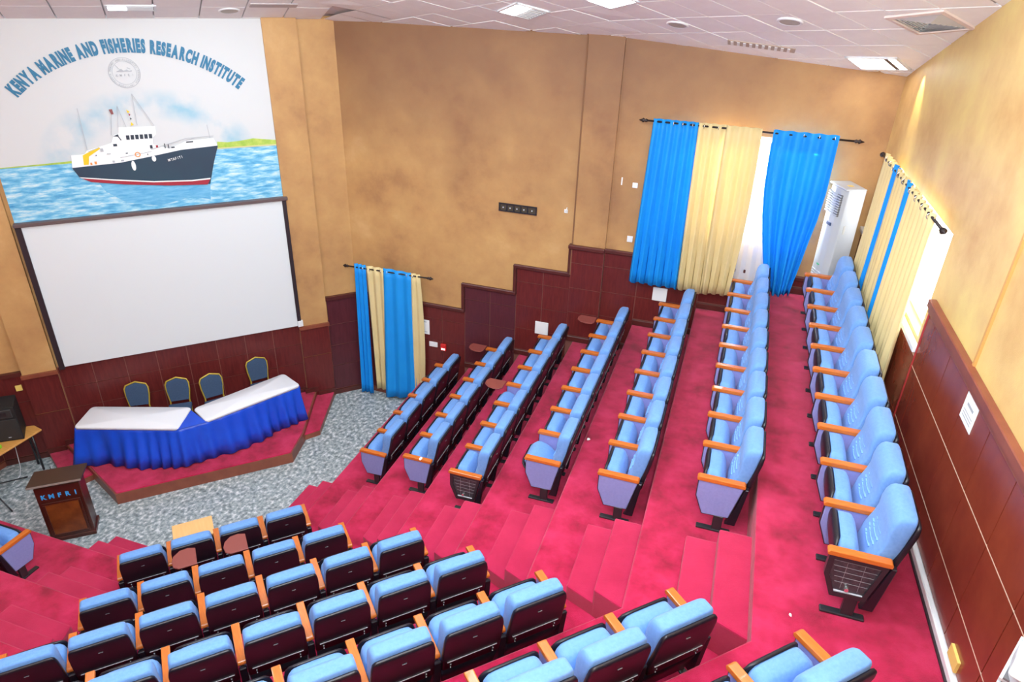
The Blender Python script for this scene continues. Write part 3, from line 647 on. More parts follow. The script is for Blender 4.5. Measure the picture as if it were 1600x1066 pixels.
# round seal
ringpoly('seal_ring', (.195, 6.20), .205, .213, MGY, 1, sx=.98); ringpoly('seal_ring', (.195, 6.20), .158, .164, MGY, 1, sx=.98)
ring_txt = 'KENYA MARINE AND FISHERIES RESEARCH INSTITUTE *'
for k, ch in enumerate(ring_txt):
    if ch == ' ': continue
    th = math.radians(215-k*360/len(ring_txt)); th2 = math.pi-th
    tt, zz = .195+.172*math.cos(th2), 6.20+.172*math.sin(th2)
    uvec = (D*(-math.sin(th2))+Vector((0, 0, 1))*math.cos(th2)); 
    put_letter(ch, mpt(tt, zz, -12.188), uvec, B, .034, .8, MGY, mural, 0) if False else put_letter(ch, mpt(tt, zz, -12.188), (-D*math.sin(th2)+Vector((0, 0, 1))*math.cos(th2)) if False else (D*(-math.sin(th2))*1+Vector((0, 0, math.cos(th2)))), B, .036, .8, MGY, mural, 0)
for k, ch in enumerate('K.M.F.R.I'):
    if ch == '.': continue
    put_letter(ch, mpt(.30-.026*k, 6.155, -12.188), -D, B, .045, .9, MGY, mural, .01)
mpoly('seal_ship', [(.30, 6.215), (.10, 6.215), (.09, 6.235), (.13, 6.225), (.16, 6.245), (.20, 6.23), (.23, 6.255), (.26, 6.235), (.29, 6.225)], MGY, 2)
mline('seal_mast', (.30, 6.31), (.24, 6.24), .006, MGY, 2)
mline('seal_mast', (.15, 6.27), (.11, 6.25), .010, MGY, 2)

# ------------------------------------------------------------------ projection screen
scr = thing('projection_screen', 'large white projection screen in dark frame below the ship mural', 'screen', NT(-12.2, .1, 2.9))
def sbox(name, t0, t1, z0, z1, n0, n1, m, parent, bev=0):
    return loc(prism(name, [NT(n0, t0, z0), NT(n0, t1, z0), NT(n1, t1, z0), NT(n1, t0, z0)], (0, 0, z1-z0), m, None, bev), parent)
sbox('screen_surface', -1.765, 2.01, 1.69, 4.10, -12.2, -12.15, SCREEN, scr)
DF = mat('screen_frame_dark', (.025, .015, .02), .5)
sbox('frame', -1.83, -1.765, 1.80, 4.12, -12.2, -12.12, DF, scr); sbox('frame', 2.01, 2.09, 1.66, 4.12, -12.2, -12.12, DF, scr)
sbox('frame', -1.86, 2.10, 4.10, 4.155, -12.2, -12.10, mat('screen_top_rail', (.12, .08, .08), .5), scr, .008)
sbox('end_bracket', -1.86, -1.765, 1.68, 1.80, -12.2, -12.11, WHITEP, scr, .006)

# ------------------------------------------------------------------ banquet tables with cloths
tabz = .95
TL = [Vector((-9.51, 6.64, 0)), Vector((-9.72, 7.20, 0)), Vector((-8.17, 7.78, 0)), Vector((-7.95, 7.21, 0))]
TR = [Vector((-7.67, 7.54, 0)), Vector((-8.11, 7.76, 0)), Vector((-7.38, 9.29, 0)), Vector((-6.88, 9.06, 0))]
def table(quad, label, clabel):
    c = sum(quad, Vector())/4; t = thing('banquet_table', label, 'table', (c.x, c.y, .212))
    ins = [c+(q-c)*.94 for q in quad]
    loc(prism('table_top', [Vector((q.x, q.y, tabz-.045)) for q in ins], (0, 0, .035), OAKT, None, .005), t)
    for q in ins:
        p = c+(q-c)*.88; loc(tube('leg', [(p.x, p.y, .215), (p.x, p.y, tabz-.04)], .016, BLKM), t)
    # cloth with rounded corners and a short drop
    pts = []
    for i in range(4):
        a, q, b_ = quad[i-1], quad[i], quad[(i+1) % 4]
        for k in range(5):
            s = k/4; e1 = q+(a-q).normalized()*.07; e2 = q+(b_-q).normalized()*.07
            pts.append(e1*(1-s)**2+q*2*s*(1-s)+e2*s*s)
    bm = bmesh.new(); cv = bm.verts.new((c.x, c.y, tabz+.003)); n = len(pts)
    r1 = [bm.verts.new((c.x+(p.x-c.x)*.985, c.y+(p.y-c.y)*.985, tabz+.002)) for p in pts]
    r2 = [bm.verts.new((p.x, p.y, tabz-.006)) for p in pts]
    r3 = [bm.verts.new((c.x+(p.x-c.x)*1.004, c.y+(p.y-c.y)*1.004, tabz-.035-.006*math.sin(i*2.1))) for i, p in enumerate(pts)]
    for i in range(n):
        j = (i+1) % n; bm.faces.new((cv, r1[i], r1[j])); bm.faces.new((r1[i], r2[i], r2[j], r1[j])); bm.faces.new((r2[i], r3[i], r3[j], r2[j]))
    o = link('tablecloth', fin(bm, 'tablecloth', True), CLOTHW); md = o.modifiers.new('s', 'SOLIDIFY'); md.thickness = .004; md.offset = 1
    tag(o, clabel, 'tablecloth'); return t
table(TL, 'long table under white cloth at the lectern end of the stage', 'white tablecloth on the table nearer the lectern')
table(TR, 'long table under white cloth at the curtain end of the stage', 'white tablecloth on the angled table nearer the striped door curtains')
# one blue skirt hung round both tables
path = [TL[1], TL[0], TL[3], TR[0], TR[3], TR[2]]
out = 0
dens = []
for i in range(len(path)-1):
    L = (path[i+1]-path[i]).length; n = max(2, int(L/.022))
    for k in range(n): dens.append((path[i].lerp(path[i+1], k/n), i))
dens.append((path[-1], len(path)-2))
cen = Vector((-8.3, 8.0, 0))
zl = [1.0, .9, .75, .55, .3, 0.0]
bm = bmesh.new(); rows = []; s = 0
norms = []
for i, (p, si) in enumerate(dens):
    a = dens[max(i-6, 0)][0]; b_ = dens[min(i+6, len(dens)-1)][0]; t_ = (b_-a).normalized(); norms.append(Vector((t_.y, -t_.x, 0)))
for i, (p, si) in enumerate(dens):
    if i: s += (p-dens[i-1][0]).length
    n_ = norms[i]
    f1 = math.sin(s*30+2.6*math.sin(s*3.1)); f2 = math.sin(s*9.3+2*math.sin(s*1.7)); f3 = math.sin(s*4.1+.7)
    row = []
    for f in zl:
        dpt = 1-f
        fl_ = .15 if si in (0, 4) else 1
        o_ = -.010+dpt*(.12+.05*f3)*fl_+(.002+.034*dpt)*f1+.035*dpt*f2*fl_
        zb = .222+.035*max(0, f2)+.012*f1
        z = zb+(tabz-.02-zb)*f
        row.append(bm.verts.new((p.x+n_.x*o_, p.y+n_.y*o_, z)))
    rows.append(row)
for i in range(len(rows)-1):
    for j in range(len(zl)-1): bm.faces.new((rows[i][j], rows[i+1][j], rows[i+1][j+1], rows[i][j+1]))
o = link('table_skirt', fin(bm, 'table_skirt', True), CLOTHB); o.modifiers.new('s', 'SOLIDIFY').thickness = .004
tag(o, 'royal blue pleated satin skirt hanging around both stage tables', 'table skirt')
# blue gusset between the tables
bm = bmesh.new(); a, b_, c_ = Vector((-7.945, 7.195, tabz-.012)), Vector((-7.655, 7.535, tabz-.012)), Vector((-8.13, 7.72, tabz-.008))
m_ = [bm.verts.new(q) for q in (a, b_, c_)]; bm.faces.new(m_)
o2 = link('gusset', fin(bm, 'gusset'), CLOTHB, None); o2.parent = o

# ------------------------------------------------------------------ banquet chairs behind the stage tables
def banquet_chair(label, pos, facing):
    # local: +x forward (towards the audience), seat .45 high
    t = thing('banquet_chair', label, 'chair', (pos[0], pos[1], .216), facing, 'banquet chairs behind the stage tables')
    bm = bmesh.new(); bm_box(bm, -.20, .20, -.19, .19, .42, .48); link('seat', fin(bm, 'seat', True, .025, 3), SLATE, t)
    prof = [(-.155, .52), (-.185, .72), (-.19, .84), (-.16, .90), (-.09, .925), (0, .955), (.09, .925), (.16, .90), (.19, .84), (.185, .72), (.155, .52)]
    def bx(z): return -.21-(z-.45)*.16
    bm = bmesh.new(); bm_prism(bm, [Vector((bx(z)+.02, y*.95, .52+(z-.52)*.97)) for y, z in prof], Vector((0, 0, 0)), Vector((-.035, 0, 0)))
    link('backrest', fin(bm, 'backrest', False, .008, 1), SLATE, t)
    pts = [(bx(.03)+.03, -.17, .006), (bx(.4), -.165, .4)]+[(bx(z), y, z) for y, z in prof]+[(bx(.4), .165, .4), (bx(.03)+.03, .17, .006)]
    tube('back_frame', pts, .014, GOLD, t)
    for yy in (-.17, .17): tube('leg', [(.18, yy, .43), (.21, yy, 0)], .012, GOLD, t)
    return t
fa = math.atan2(-S2, S2)
banquet_chair('slate blue banquet chair with gold frame, nearest the lectern', NT(-11.86, 1.13), fa-.18)
banquet_chair('slate blue banquet chair second from the lectern end', NT(-11.74, .47), fa-.12)
banquet_chair('slate blue banquet chair just past the joint of the two tables', NT(-11.64, -.15), fa+.15)
banquet_chair('slate blue banquet chair alone behind the curtain end of the tables', NT(-11.92, -.97), fa+.12)

# ------------------------------------------------------------------ lectern
lec = thing('lectern', 'dark wooden lectern with light blue letters on its front panel', 'lectern', NT(-9.99, 2.16, 0), math.atan2(B.y, B.x)-.10)
# local +x = towards the audience, +y = towards -D
bm = bmesh.new(); bm_prism(bm, [Vector((.15, -.29, 0)), Vector((.15, .29, 0)), Vector((-.20, .27, 0)), Vector((-.20, -.27, 0))], Vector((0, 0, .06)), Vector((0, 0, .94)))
link('body', fin(bm, 'body', False, .01), DARKW, lec)
box('plinth', -.21, .16, -.30, .30, 0, .07, DARKW, lec, .01)
box('front_panel', .15, .166, -.215, .215, .14, .72, LECT, lec, .006)
bm = bmesh.new()
for q in ((-.245, .245, .70, .735), (-.245, .245, .115, .15), (-.245, -.21, .15, .70), (.21, .245, .15, .70)): bm_box(bm, .15, .172, q[0], q[1], q[2], q[3])
link('panel_moulding', fin(bm, 'panel_moulding', False, .004), DARKW, lec)
prism('top_slab', [Vector((.22, -.345, 1.10)), Vector((.22, -.345, 1.065)), Vector((-.27, -.345, .985)), Vector((-.27, -.345, 1.02))], (0, .69, 0), SLAB, lec, .006)
box('edge_strip', .219, .226, -.34, .34, 1.068, 1.096, mat('edge_grey', (.3, .25, .22), .4), lec)
bpy.context.view_layer.update()
LM = lec.matrix_world.copy()
for k, ch in enumerate('KMFRI'):
    y = -.20+k*.102
    put_letter(ch, LM @ Vector((.153, y, .80+.0*k)), LM.to_3x3() @ Vector((0, 1, 0)), LM.to_3x3() @ Vector((1, 0, 0)), .105, .9, LBLUE, lec, .035)

# ------------------------------------------------------------------ auditorium chairs
def sec_loft(levels, n=20, power=4.5):
    """levels: (x_front, x_rear, halfwidth, z). rounded-rectangle sections round y"""
    bm = bmesh.new(); rings = []
    for xf, xr, hw, z in levels:
        cx, hx = (xf+xr)/2, (xr-xf)/2; r = []
        for k in range(n):
            a = 2*math.pi*k/n; ca, sa = math.cos(a), math.sin(a)
            r.append(bm.verts.new((cx+hx*math.copysign(abs(ca)**(2/power), ca), .28+hw*math.copysign(abs(sa)**(2/power), sa), z)))
        rings.append(r)
    for i in range(len(rings)-1):
        for k in range(n): bm.faces.new((rings[i][k], rings[i][(k+1) % n], rings[i+1][(k+1) % n], rings[i+1][k]))
    bm.faces.new(rings[0][::-1]); bm.faces.new(rings[-1]); return bm
def xz(pts, y0, y1, name, bev=0, seg=1, smooth=False):
    bm = bmesh.new(); bm_prism(bm, [Vector((x, y0, z)) for x, z in pts], Vector((0, 0, 0)), Vector((0, y1-y0, 0)))
    return fin(bm, name, smooth, bev, seg)
CM = {}
CM['backrest'] = fin(sec_loft([(.27, .38, .205, .34), (.262, .40, .222, .42), (.285, .43, .236, .55), (.325, .46, .240, .66), (.338, .478, .238, .74), (.335, .492, .236, .82), (.345, .505, .232, .89), (.362, .507, .226, .93), (.385, .505, .214, .955), (.41, .498, .196, .966)], 28, 7), 'backrest', True)
CM['back_shell'] = fin(sec_loft([(.40, .455, .246, .46), (.43, .480, .247, .60), (.46, .505, .246, .72), (.485, .528, .242, .84), (.495, .534, .232, .895), (.505, .533, .218, .918), (.512, .522, .20, .926)], 28, 9), 'back_shell', True)
CM['lower_shell'] = fin(sec_loft([(.33, .36, .215, .17), (.36, .395, .235, .30), (.395, .445, .243, .458)], 28, 9), 'lower_shell', True)
bm = bmesh.new()
for y in (.10, .46):
    for z, x in ((.515, .466), (.475, .459)): bm_box(bm, x-.004, x+.003, y-.004, y+.004, z-.004, z+.004)
CM['screws'] = fin(bm, 'screws')
bm = bmesh.new(); bm_prism(bm, [Vector((.34, -.03, .19)), Vector((.42, -.03, .57)), Vector((.455, -.03, .57)), Vector((.40, -.03, .12)), Vector((.30, -.03, .12))], Vector((0, 0, 0)), Vector((0, .06, 0))); CM['standard'] = fin(bm, 'standard', False, .006)
bm = bmesh.new(); bm_box(bm, .46, .4765, .07, .49, .556, .5605); CM['seam'] = fin(bm, 'seam')
bm = bmesh.new(); bm_box(bm, .520, .5265, .262, .298, .80, .803); CM['slot'] = fin(bm, 'slot')
bm = bmesh.new()
for z, hw in ((.565, .10), (.61, .125), (.655, .125), (.70, .10)):
    x = .287+(z-.55)*.36-.001
    for k in range(6):
        a0_, a1_ = -1+2*k/6, -1+2*(k+1)/6
        bm_box(bm, x-.012, x+.02, .28+hw*a0_, .28+hw*a1_, z-.006-.02*(1-((a0_+a1_)/2)**2), z+.006-.02*(1-((a0_+a1_)/2)**2))
CM['stitched_ribs'] = fin(bm, 'stitched_ribs')
# folded seat
SF = [(.13, .24, .20, .33), (.08, .25, .230, .39), (.052, .245, .234, .46), (.045, .23, .230, .52), (.047, .21, .215, .57), (.055, .19, .19, .605), (.07, .165, .15, .622)]
SS = [(.12, .15, .205, .32), (.065, .10, .238, .37), (.035, .07, .242, .45), (.026, .056, .239, .53), (.028, .056, .226, .58), (.034, .062, .20, .612), (.045, .072, .16, .628)]
CM['seat_f'] = fin(sec_loft(SF, 24, 5), 'seat_cushion', True)
CM['shell_f'] = fin(sec_loft(SS, 24, 5), 'seat_shell', True)
# opened seat
def opened(key, nm):
    me = CM[key].copy(); me.name = nm
    me.transform(Matrix.Translation((.24, 0, .40)) @ Matrix.Rotation(math.radians(-46), 4, 'Y') @ Matrix.Diagonal((1, 1, 1.18, 1)) @ Matrix.Translation((-.24, 0, -.40)))
    return me
CM['seat_o'] = opened('seat_f', 'seat_cushion'); CM['shell_o'] = opened('shell_f', 'seat_shell')
PP = [(0, .575), (0, .385), (.08, .185), (.325, .195), (.405, .555), (.405, .575)]
CM['panel'] = xz(PP, -.024, .024, 'side_panel', .006, 1)
CM['panel_edge'] = xz([(-.008, .58), (-.008, .38), (.075, .175), (.333, .185), (.413, .552), (.413, .58)], -.016, .016, 'panel_edge', .003)
CM['armrest'] = xz([(-.015, .574), (-.022, .60), (-.005, .618), (.41, .618), (.425, .60), (.42, .574)], -.035, .035, 'armrest', .008, 2)
CM['leg'] = xz([(.195, .19), (.195, 0.01), (.285, 0.01), (.285, .19)], -.02, .02, 'leg', .004)
bm = bmesh.new(); bm_box(bm, .05, .37, -.032, .032, 0, .022); CM['foot'] = fin(bm, 'foot', False, .010, 2)
# bare mechanism instead of the cover
def ringxz(pts, k, cx, cz, y0, y1, name):
    bm = bmesh.new(); n = len(pts); inn = [(cx+(x-cx)*k, cz+(z-cz)*k) for x, z in pts]
    v = [[bm.verts.new((x, y, z)) for x, z in q] for q in (pts, inn) for y in (y0, y1)]
    for i in range(n):
        j = (i+1) % n
        for a, b_ in ((0, 1), (3, 2), (2, 0), (1, 3)): bm.faces.new((v[a][i], v[a][j], v[b_][j], v[b_][i]))
    return fin(bm, name)
CM['open_frame'] = ringxz(PP, .80, .20, .40, -.026, .026, 'open_frame')
bm = bmesh.new(); bm_prism(bm, [Vector((.2+(x-.2)*.82, -.008, .4+(z-.4)*.82)) for x, z in PP], Vector((0, 0, 0)), Vector((0, .016, 0))); CM['inner_plate'] = fin(bm, 'inner_plate')
bm = bmesh.new()
for z in (.52, .47, .42, .37, .32): bm_box(bm, .04+(.52-z)*.25, .36-(.52-z)*.2, -.011, -.006, z-.0012, z+.0012)
for x in (.14, .26): bm_box(bm, x-.001, x+.001, -.011, -.006, .26, .54)
CM['rib_lines'] = fin(bm, 'rib_lines')
bm = bmesh.new(); bm_box(bm, .10, .31, -.02, -.006, .205, .24); CM['bracket'] = fin(bm, 'bracket', False, .003)
bm = bmesh.new(); bmesh.ops.create_cone(bm, segments=10, radius1=.016, radius2=.016, depth=.04, cap_ends=True, matrix=Matrix.Translation((.18, -.02, .28)) @ Matrix.Rotation(math.pi/2, 4, 'X')); CM['pivot'] = fin(bm, 'pivot')
# writing tablet: D shape
tp = [(-.02, 0.03)]+[(-.02-.27*math.sin(a)**.8 if a > 0 else -.02, .03-.26*(1-math.cos(a))*.5-.0) for a in [i*math.pi/10 for i in range(0, 11)]]
bm = bmesh.new(); pts = [Vector((-.03, .03, .60)), Vector((-.30, .03, .60)), Vector((-.33, -.05, .60)), Vector((-.32, -.14, .60)), Vector((-.25, -.21, .60)), Vector((-.16, -.235, .60)), Vector((-.07, -.22, .60)), Vector((-.03, -.17, .60))]
bm_prism(bm, pts, Vector((0, 0, 0)), Vector((0, 0, .018))); CM['tablet'] = fin(bm, 'writing_tablet', False, .004)
bm = bmesh.new(); bm_box(bm, .56, .575, .02, .06, .0, .0); bm.free()

def add(name, key, m, parent, y=0, label=None):
    me = CM[key]
    if not me.materials: me.materials.append(m)
    o = bpy.data.objects.new(name, me); COL.objects.link(o); o.parent = parent
    if y: o.location.y = y
    if label: o['label'] = label
    return o
def arm_set(t, y, cover=True):
    add('armrest', 'armrest', WOODA, t, y)
    if cover:
        add('side_panel', 'panel', FABP, t, y); add('panel_edge', 'panel_edge', BLKM, t, y)
    else:
        f = add('open_frame', 'open_frame', BLKM, t, y, 'black frame whose fabric cover is missing')
        add('inner_plate', 'inner_plate', GRY, f); add('rib_lines', 'rib_lines', mat('rib_grey', (.25, .25, .28), .5), f)['kind'] = 'stuff'; add('bracket', 'bracket', PALE, f); add('pivot', 'pivot', RING, f)
    add('standard', 'standard', BLK, t, y)
    add('leg', 'leg', BLKM, t, y); add('foot_plate', 'foot', BLKM, t, y)
def seat(label, group, org, rot, openseat=False, first=False, last=False, cover=True, tablet=None, tablabel=None):
    t = thing('auditorium_chair', label, 'chair', org, rot, group)
    add('seat_cushion', 'seat_o' if openseat else 'seat_f', FAB, t); add('seat_shell', 'shell_o' if openseat else 'shell_f', BLK, t)
    br = add('backrest', 'backrest', FAB, t); add('stitched_ribs', 'stitched_ribs', mat('rib_fabric', (.185, .385, .76), .7), br)['kind'] = 'stuff'
    bs_ = add('back_shell', 'back_shell', BLK, t); add('seam', 'seam', PALE, bs_); add('slot', 'slot', mat('slot_grey', (.16, .16, .18), .5), bs_)
    ls = add('lower_shell', 'lower_shell', BLK, t); add('screws', 'screws', PALE, ls)['kind'] = 'stuff'
    arm_set(t, 0, cover)
    if last: arm_set(t, .56)
    if tablet is not None: add('writing_tablet', 'tablet', TABW, t, tablet, 'brown half-round folding tablet')
    return t
ORD = ['first', 'second', 'third', 'fourth', 'fifth', 'sixth', 'seventh', 'eighth', 'ninth', 'tenth']
ROWN = ['front', 'second', 'third', 'fourth', 'fifth', 'sixth', 'last']
def seatname(j, n, wall='side wall'):
    if j == 0: return 'aisle-end seat'
    if j == n-1: return 'seat against the %s' % wall
    return '%s seat from the aisle' % ORD[j]
Y0 = [7.61, 7.147, 6.506, 6.50, 5.92, 5.57, 4.40]
NS = [5, 6, 7, 7, 8, 9, 10]
DX = [0, 0, 0, .01, 0, .01, .0]
for r in range(7):
    n = NS[r]
    for j in range(n):
        op = (r, j) in ((2, 3), (3, 0))
        lab = '%s in the %s row of the window-side block' % (seatname(j, n), ROWN[r])
        if (r, j) == (2, 3): lab = 'opened blue seat beside an unfolded tablet, third row of window-side block'
        elif (r, j) == (3, 0): lab = 'opened aisle-end seat in the fourth row of the window-side block'
        elif (r, j) == (6, 0): lab = 'aisle-end seat with bare metal side, last row below the mahogany panels'
        elif (r, j) == (2, 0): lab = 'aisle-end seat with bare dark side frame, third row of window-side block'
        else: lab = 'blue tip-up ' + lab
        tb = None
        if (r, j) == (2, 3): tb = .56
        if (r, j) in ((1, 5), (3, 6)): tb = .62
        if tb == .62: tb = .60
        seat(lab, 'seats in the %s row of the window-side block' % ROWN[r], (-4.8085-.0+Dp*r+DX[r], Y0[r]+.56*j, F(r+1)), 0, op, last=(j == n-1), cover=(r, j) not in ((6, 0), (2, 0)), tablet=tb)
# middle block: local x = B, local y = -D ; seats counted from the curtained side aisle. T of the side-aisle arm:
TE = [-.892, -1.190, -1.808, -2.084, -2.321, -2.910, -3.114]
DN = [-.10, .03, .0, 0, 0, 0, -.02]
DZN = [0]*7
VIS = [4, 5, 7, 7, 6, 4, 2]
TOT = [4, 5, 7, 8, 9, 11, 11]
ang = math.atan2(-S2, S2)
for r in range(7):
    for k in range(VIS[r]):
        # seat k occupies T from TE+.56k to TE+.56(k+1); its local origin (y'=0) is at the larger T
        Tn = TE[r]+.56*(k+1)
        first_ = (k == VIS[r]-1)
        j = k
        lab = 'blue tip-up %s in the %s row of the middle block' % ({0: 'aisle-end seat on the window side'}.get(k, '%s seat from the window-side aisle' % ORD[k]), ROWN[r])
        p = NT(-7.7778+Dp*r+DN[r], Tn, F(r+1))
        t = seat(lab, 'seats in the %s row of the middle block' % ROWN[r], p, ang, False, last=(k == 0), tablet=(0.0 if (r == 1 and k in (1, 2)) else None))
# left block aisle-end seat (front row), mirrored side
mo = mir((-4.8085, 7.61, 0)); 
lt = seat('blue tip-up aisle-end seat in the block beyond the lectern', 'seats in the block beyond the lectern', (mo.x-.56-.10, mo.y-.0, F(1)), -math.pi/2, False, last=True)
seat('blue tip-up seat next to the aisle end beyond the lectern', 'seats in the block beyond the lectern', (mo.x-1.12-.10, mo.y, F(1)), -math.pi/2)

# ------------------------------------------------------------------ curtains
def drape(name, label, top, bot, m, folds, amp=.035, n=None, nz=14, bulge=0, group=None, wav=None, hem=0.0, phase=0.0):
    """top, bot: ((x,y,z),(x,y,z)) ends of the top and bottom edges; folds run vertically"""
    ta, tb = Vector(top[0]), Vector(top[1]); ba, bb_ = Vector(bot[0]), Vector(bot[1])
    n = n or max(16, int(folds*10)); u = (tb-ta); u.z = 0; u.normalize(); nn = Vector((u.y, -u.x, 0))
    if nn.dot(Vector((0, 0, CAMZ))-Vector((ta.x, ta.y, CAMZ))) < 0: nn = -nn
    bm = bmesh.new(); rows = []
    for i in range(n+1):
        s = i/n; f = math.sin(2*math.pi*folds*s+phase); f2 = math.sin(2*math.pi*folds*.37*s+1.1+phase)
        row = []
        for j in range(nz+1):
            v = j/nz; p = ta.lerp(tb, s).lerp(ba.lerp(bb_, s), v)
            a = amp*(.55+.6*v)
            side = .012*math.sin(2*math.pi*folds*s*2)*v
            p = p+nn*(a*f+a*.4*f2*v)+u*side+u*(bulge*math.sin(math.pi*v)*(s-.2))
            p.z += hem*v*v*math.sin(2*math.pi*folds*s*1.0+.5)*.5
            row.append(bm.verts.new(p))
        rows.append(row)
    for i in range(n):
        for j in range(nz): bm.faces.new((rows[i][j], rows[i][j+1], rows[i+1][j+1], rows[i+1][j]))
    o = link(name, fin(bm, name, True), m); tag(o, label, 'curtain', group); o.modifiers.new('s', 'SOLIDIFY').thickness = .003
    return o
def rodthing(label, a, b_, r=.014, sag=.0, fin_len=.12, brackets=()):
    a, b_ = Vector(a), Vector(b_); t = thing('curtain_rod', label, 'curtain rod', a)
    loc(tube('rod', [a, (a+b_)/2-Vector((0, 0, sag)), b_], r, ROD), t)
    d_ = (b_-a).normalized()
    for e, s in ((a, -1), (b_, 1)):
        prof = [0, .03, .045, .07, .09, .13]; rad_ = [r, .028, .016, .034, .02, .004]
        loc(tube('finial', [e+d_*s*q for q in prof], rad_, ROD, None, 10), t)
    return t
def rings(t, pts, axis):
    for p in pts:
        bm = bmesh.new(); n = 14
        a = axis.normalized(); e1 = Vector((0, 0, 1)); e2 = a.cross(e1)
        R1, R2 = .030, .0055; vv = []
        for k in range(n):
            th = 2*math.pi*k/n; c_ = Vector(p)+(e1*math.cos(th)+e2*math.sin(th))*R1; rd = (e1*math.cos(th)+e2*math.sin(th))
            vv.append([bm.verts.new(c_+(rd*math.cos(ph)+a*math.sin(ph))*R2) for ph in [2*math.pi*q/6 for q in range(6)]])
        for k in range(n):
            for q in range(6): bm.faces.new((vv[k][q], vv[(k+1) % n][q], vv[(k+1) % n][(q+1) % 6], vv[k][(q+1) % 6]))
        loc(link('grommet_ring', fin(bm, 'grommet_ring', True), RING), t)
Yc = 10.60
t1 = rodthing('dark curtain rod above the striped door curtains by the stage', (-6.62, Yc, 2.72), (-5.03, Yc, 2.74)); rings(t1, [(-6.32, Yc, 2.72), (-6.18, Yc, 2.72), (-5.95, Yc, 2.72), (-5.82, Yc, 2.725), (-5.30, Yc, 2.73), (-5.42, Yc, 2.73)], ux)
g1 = 'striped curtains over the doorway by the stage'
drape('curtain', 'narrow blue curtain at the stage end of the doorway rod', ((-6.50, Yc, 2.80), (-6.25, Yc, 2.79)), ((-6.52, Yc-.05, .03), (-6.22, Yc-.08, .05)), CBLUE, 3.2, .035, group=g1)
drape('curtain', 'pale yellow curtain between the two blue ones on the doorway rod', ((-6.25, Yc, 2.79), (-5.90, Yc, 2.79)), ((-6.20, Yc, .16), (-5.92, Yc-.03, .14)), CYEL, 2.4, .03, group=g1)
drape('curtain', 'wide blue curtain in the middle of the doorway rod', ((-5.90, Yc, 2.80), (-5.34, Yc, 2.79)), ((-5.96, Yc-.08, .05), (-5.30, Yc-.06, .12)), CBLUE, 2.6, .028, group=g1)
drape('curtain', 'narrow yellow curtain on the doorway rod beside the paper notice', ((-5.34, Yc, 2.79), (-5.17, Yc, 2.78)), ((-5.34, Yc-.04, .12), (-5.16, Yc, .16)), CYEL, 1.8, .025, bulge=.06, group=g1)
t2 = rodthing('long dark curtain rod above the big side-wall window', (-1.42, Yc, 5.82), (1.36, Yc, 5.80)); rings(t2, [(x, Yc, 5.81) for x in (-1.05, -.92, -.78, -.62, -.42, -.28, -.12, .02, .14, .42, .62, .72, .92, 1.02, 1.12)], ux)
g2 = 'curtains over the big side-wall window'
drape('curtain', 'gathered blue curtain at the stage end of the big window', ((-1.34, Yc, 5.86), (-.70, Yc, 5.86)), ((-1.42, Yc-.05, 3.30), (-.66, Yc-.06, 3.30)), CBLUE, 5.5, .035, group=g2, hem=.05)
drape('curtain', 'pale yellow curtain beside the blue one on the big window', ((-.70, Yc, 5.86), (-.28, Yc, 5.86)), ((-.66, Yc-.05, 3.30), (-.24, Yc-.05, 3.28)), CYEL, 3.2, .035, group=g2, hem=.05)
drape('curtain', 'second pale yellow curtain pulled in beside the bright gap', ((-.31, Yc-.03, 5.86), (.17, Yc-.03, 5.86)), ((-.27, Yc-.08, 3.30), (.14, Yc-.10, 3.34)), CYEL, 3.3, .035, group=g2, hem=.05, bulge=.05)
drape('curtain', 'sheer white curtain hanging in the bright gap of the big window', ((.06, 10.68, 5.66), (.50, 10.68, 5.66)), ((.06, 10.66, 3.30), (.66, 10.66, 3.30)), SHEER, 4, .012, group=g2)
# blue drape that narrows towards the floor
def tied(label):
    prof = [(0, .32, 1.17), (.15, .32, 1.17), (.33, .34, 1.17), (.5, .39, 1.14), (.65, .46, 1.09), (.8, .54, 1.05), (.92, .61, 1.01), (1, .64, .99)]
    n, nz = 60, 24; bm = bmesh.new(); rows = []
    for i in range(n+1):
        s = i/n; row = []
        for j in range(nz+1):
            v = j/nz
            for a, b_ in zip(prof, prof[1:]):
                if a[0] <= v <= b_[0]+1e-9: f = (v-a[0])/(b_[0]-a[0]); x0 = a[1]+(b_[1]-a[1])*f; x1 = a[2]+(b_[2]-a[2])*f
            x = x0+(x1-x0)*s; am = .03+.02*v
            row.append(bm.verts.new((x, Yc-.03-.05*v+am*math.sin(2*math.pi*4.6*s)+.012*math.sin(2*math.pi*11*s)*v, 5.86-2.40*v+.04*v*math.sin(9*s))))
        rows.append(row)
    for i in range(n):
        for j in range(nz): bm.faces.new((rows[i][j], rows[i][j+1], rows[i+1][j+1], rows[i+1][j]))
    o = link('curtain', fin(bm, 'curtain', True), CBLUE); tag(o, label, 'curtain', g2); o.modifiers.new('s', 'SOLIDIFY').thickness = .003
tied('blue curtain narrowing to the floor beside the white air conditioner')
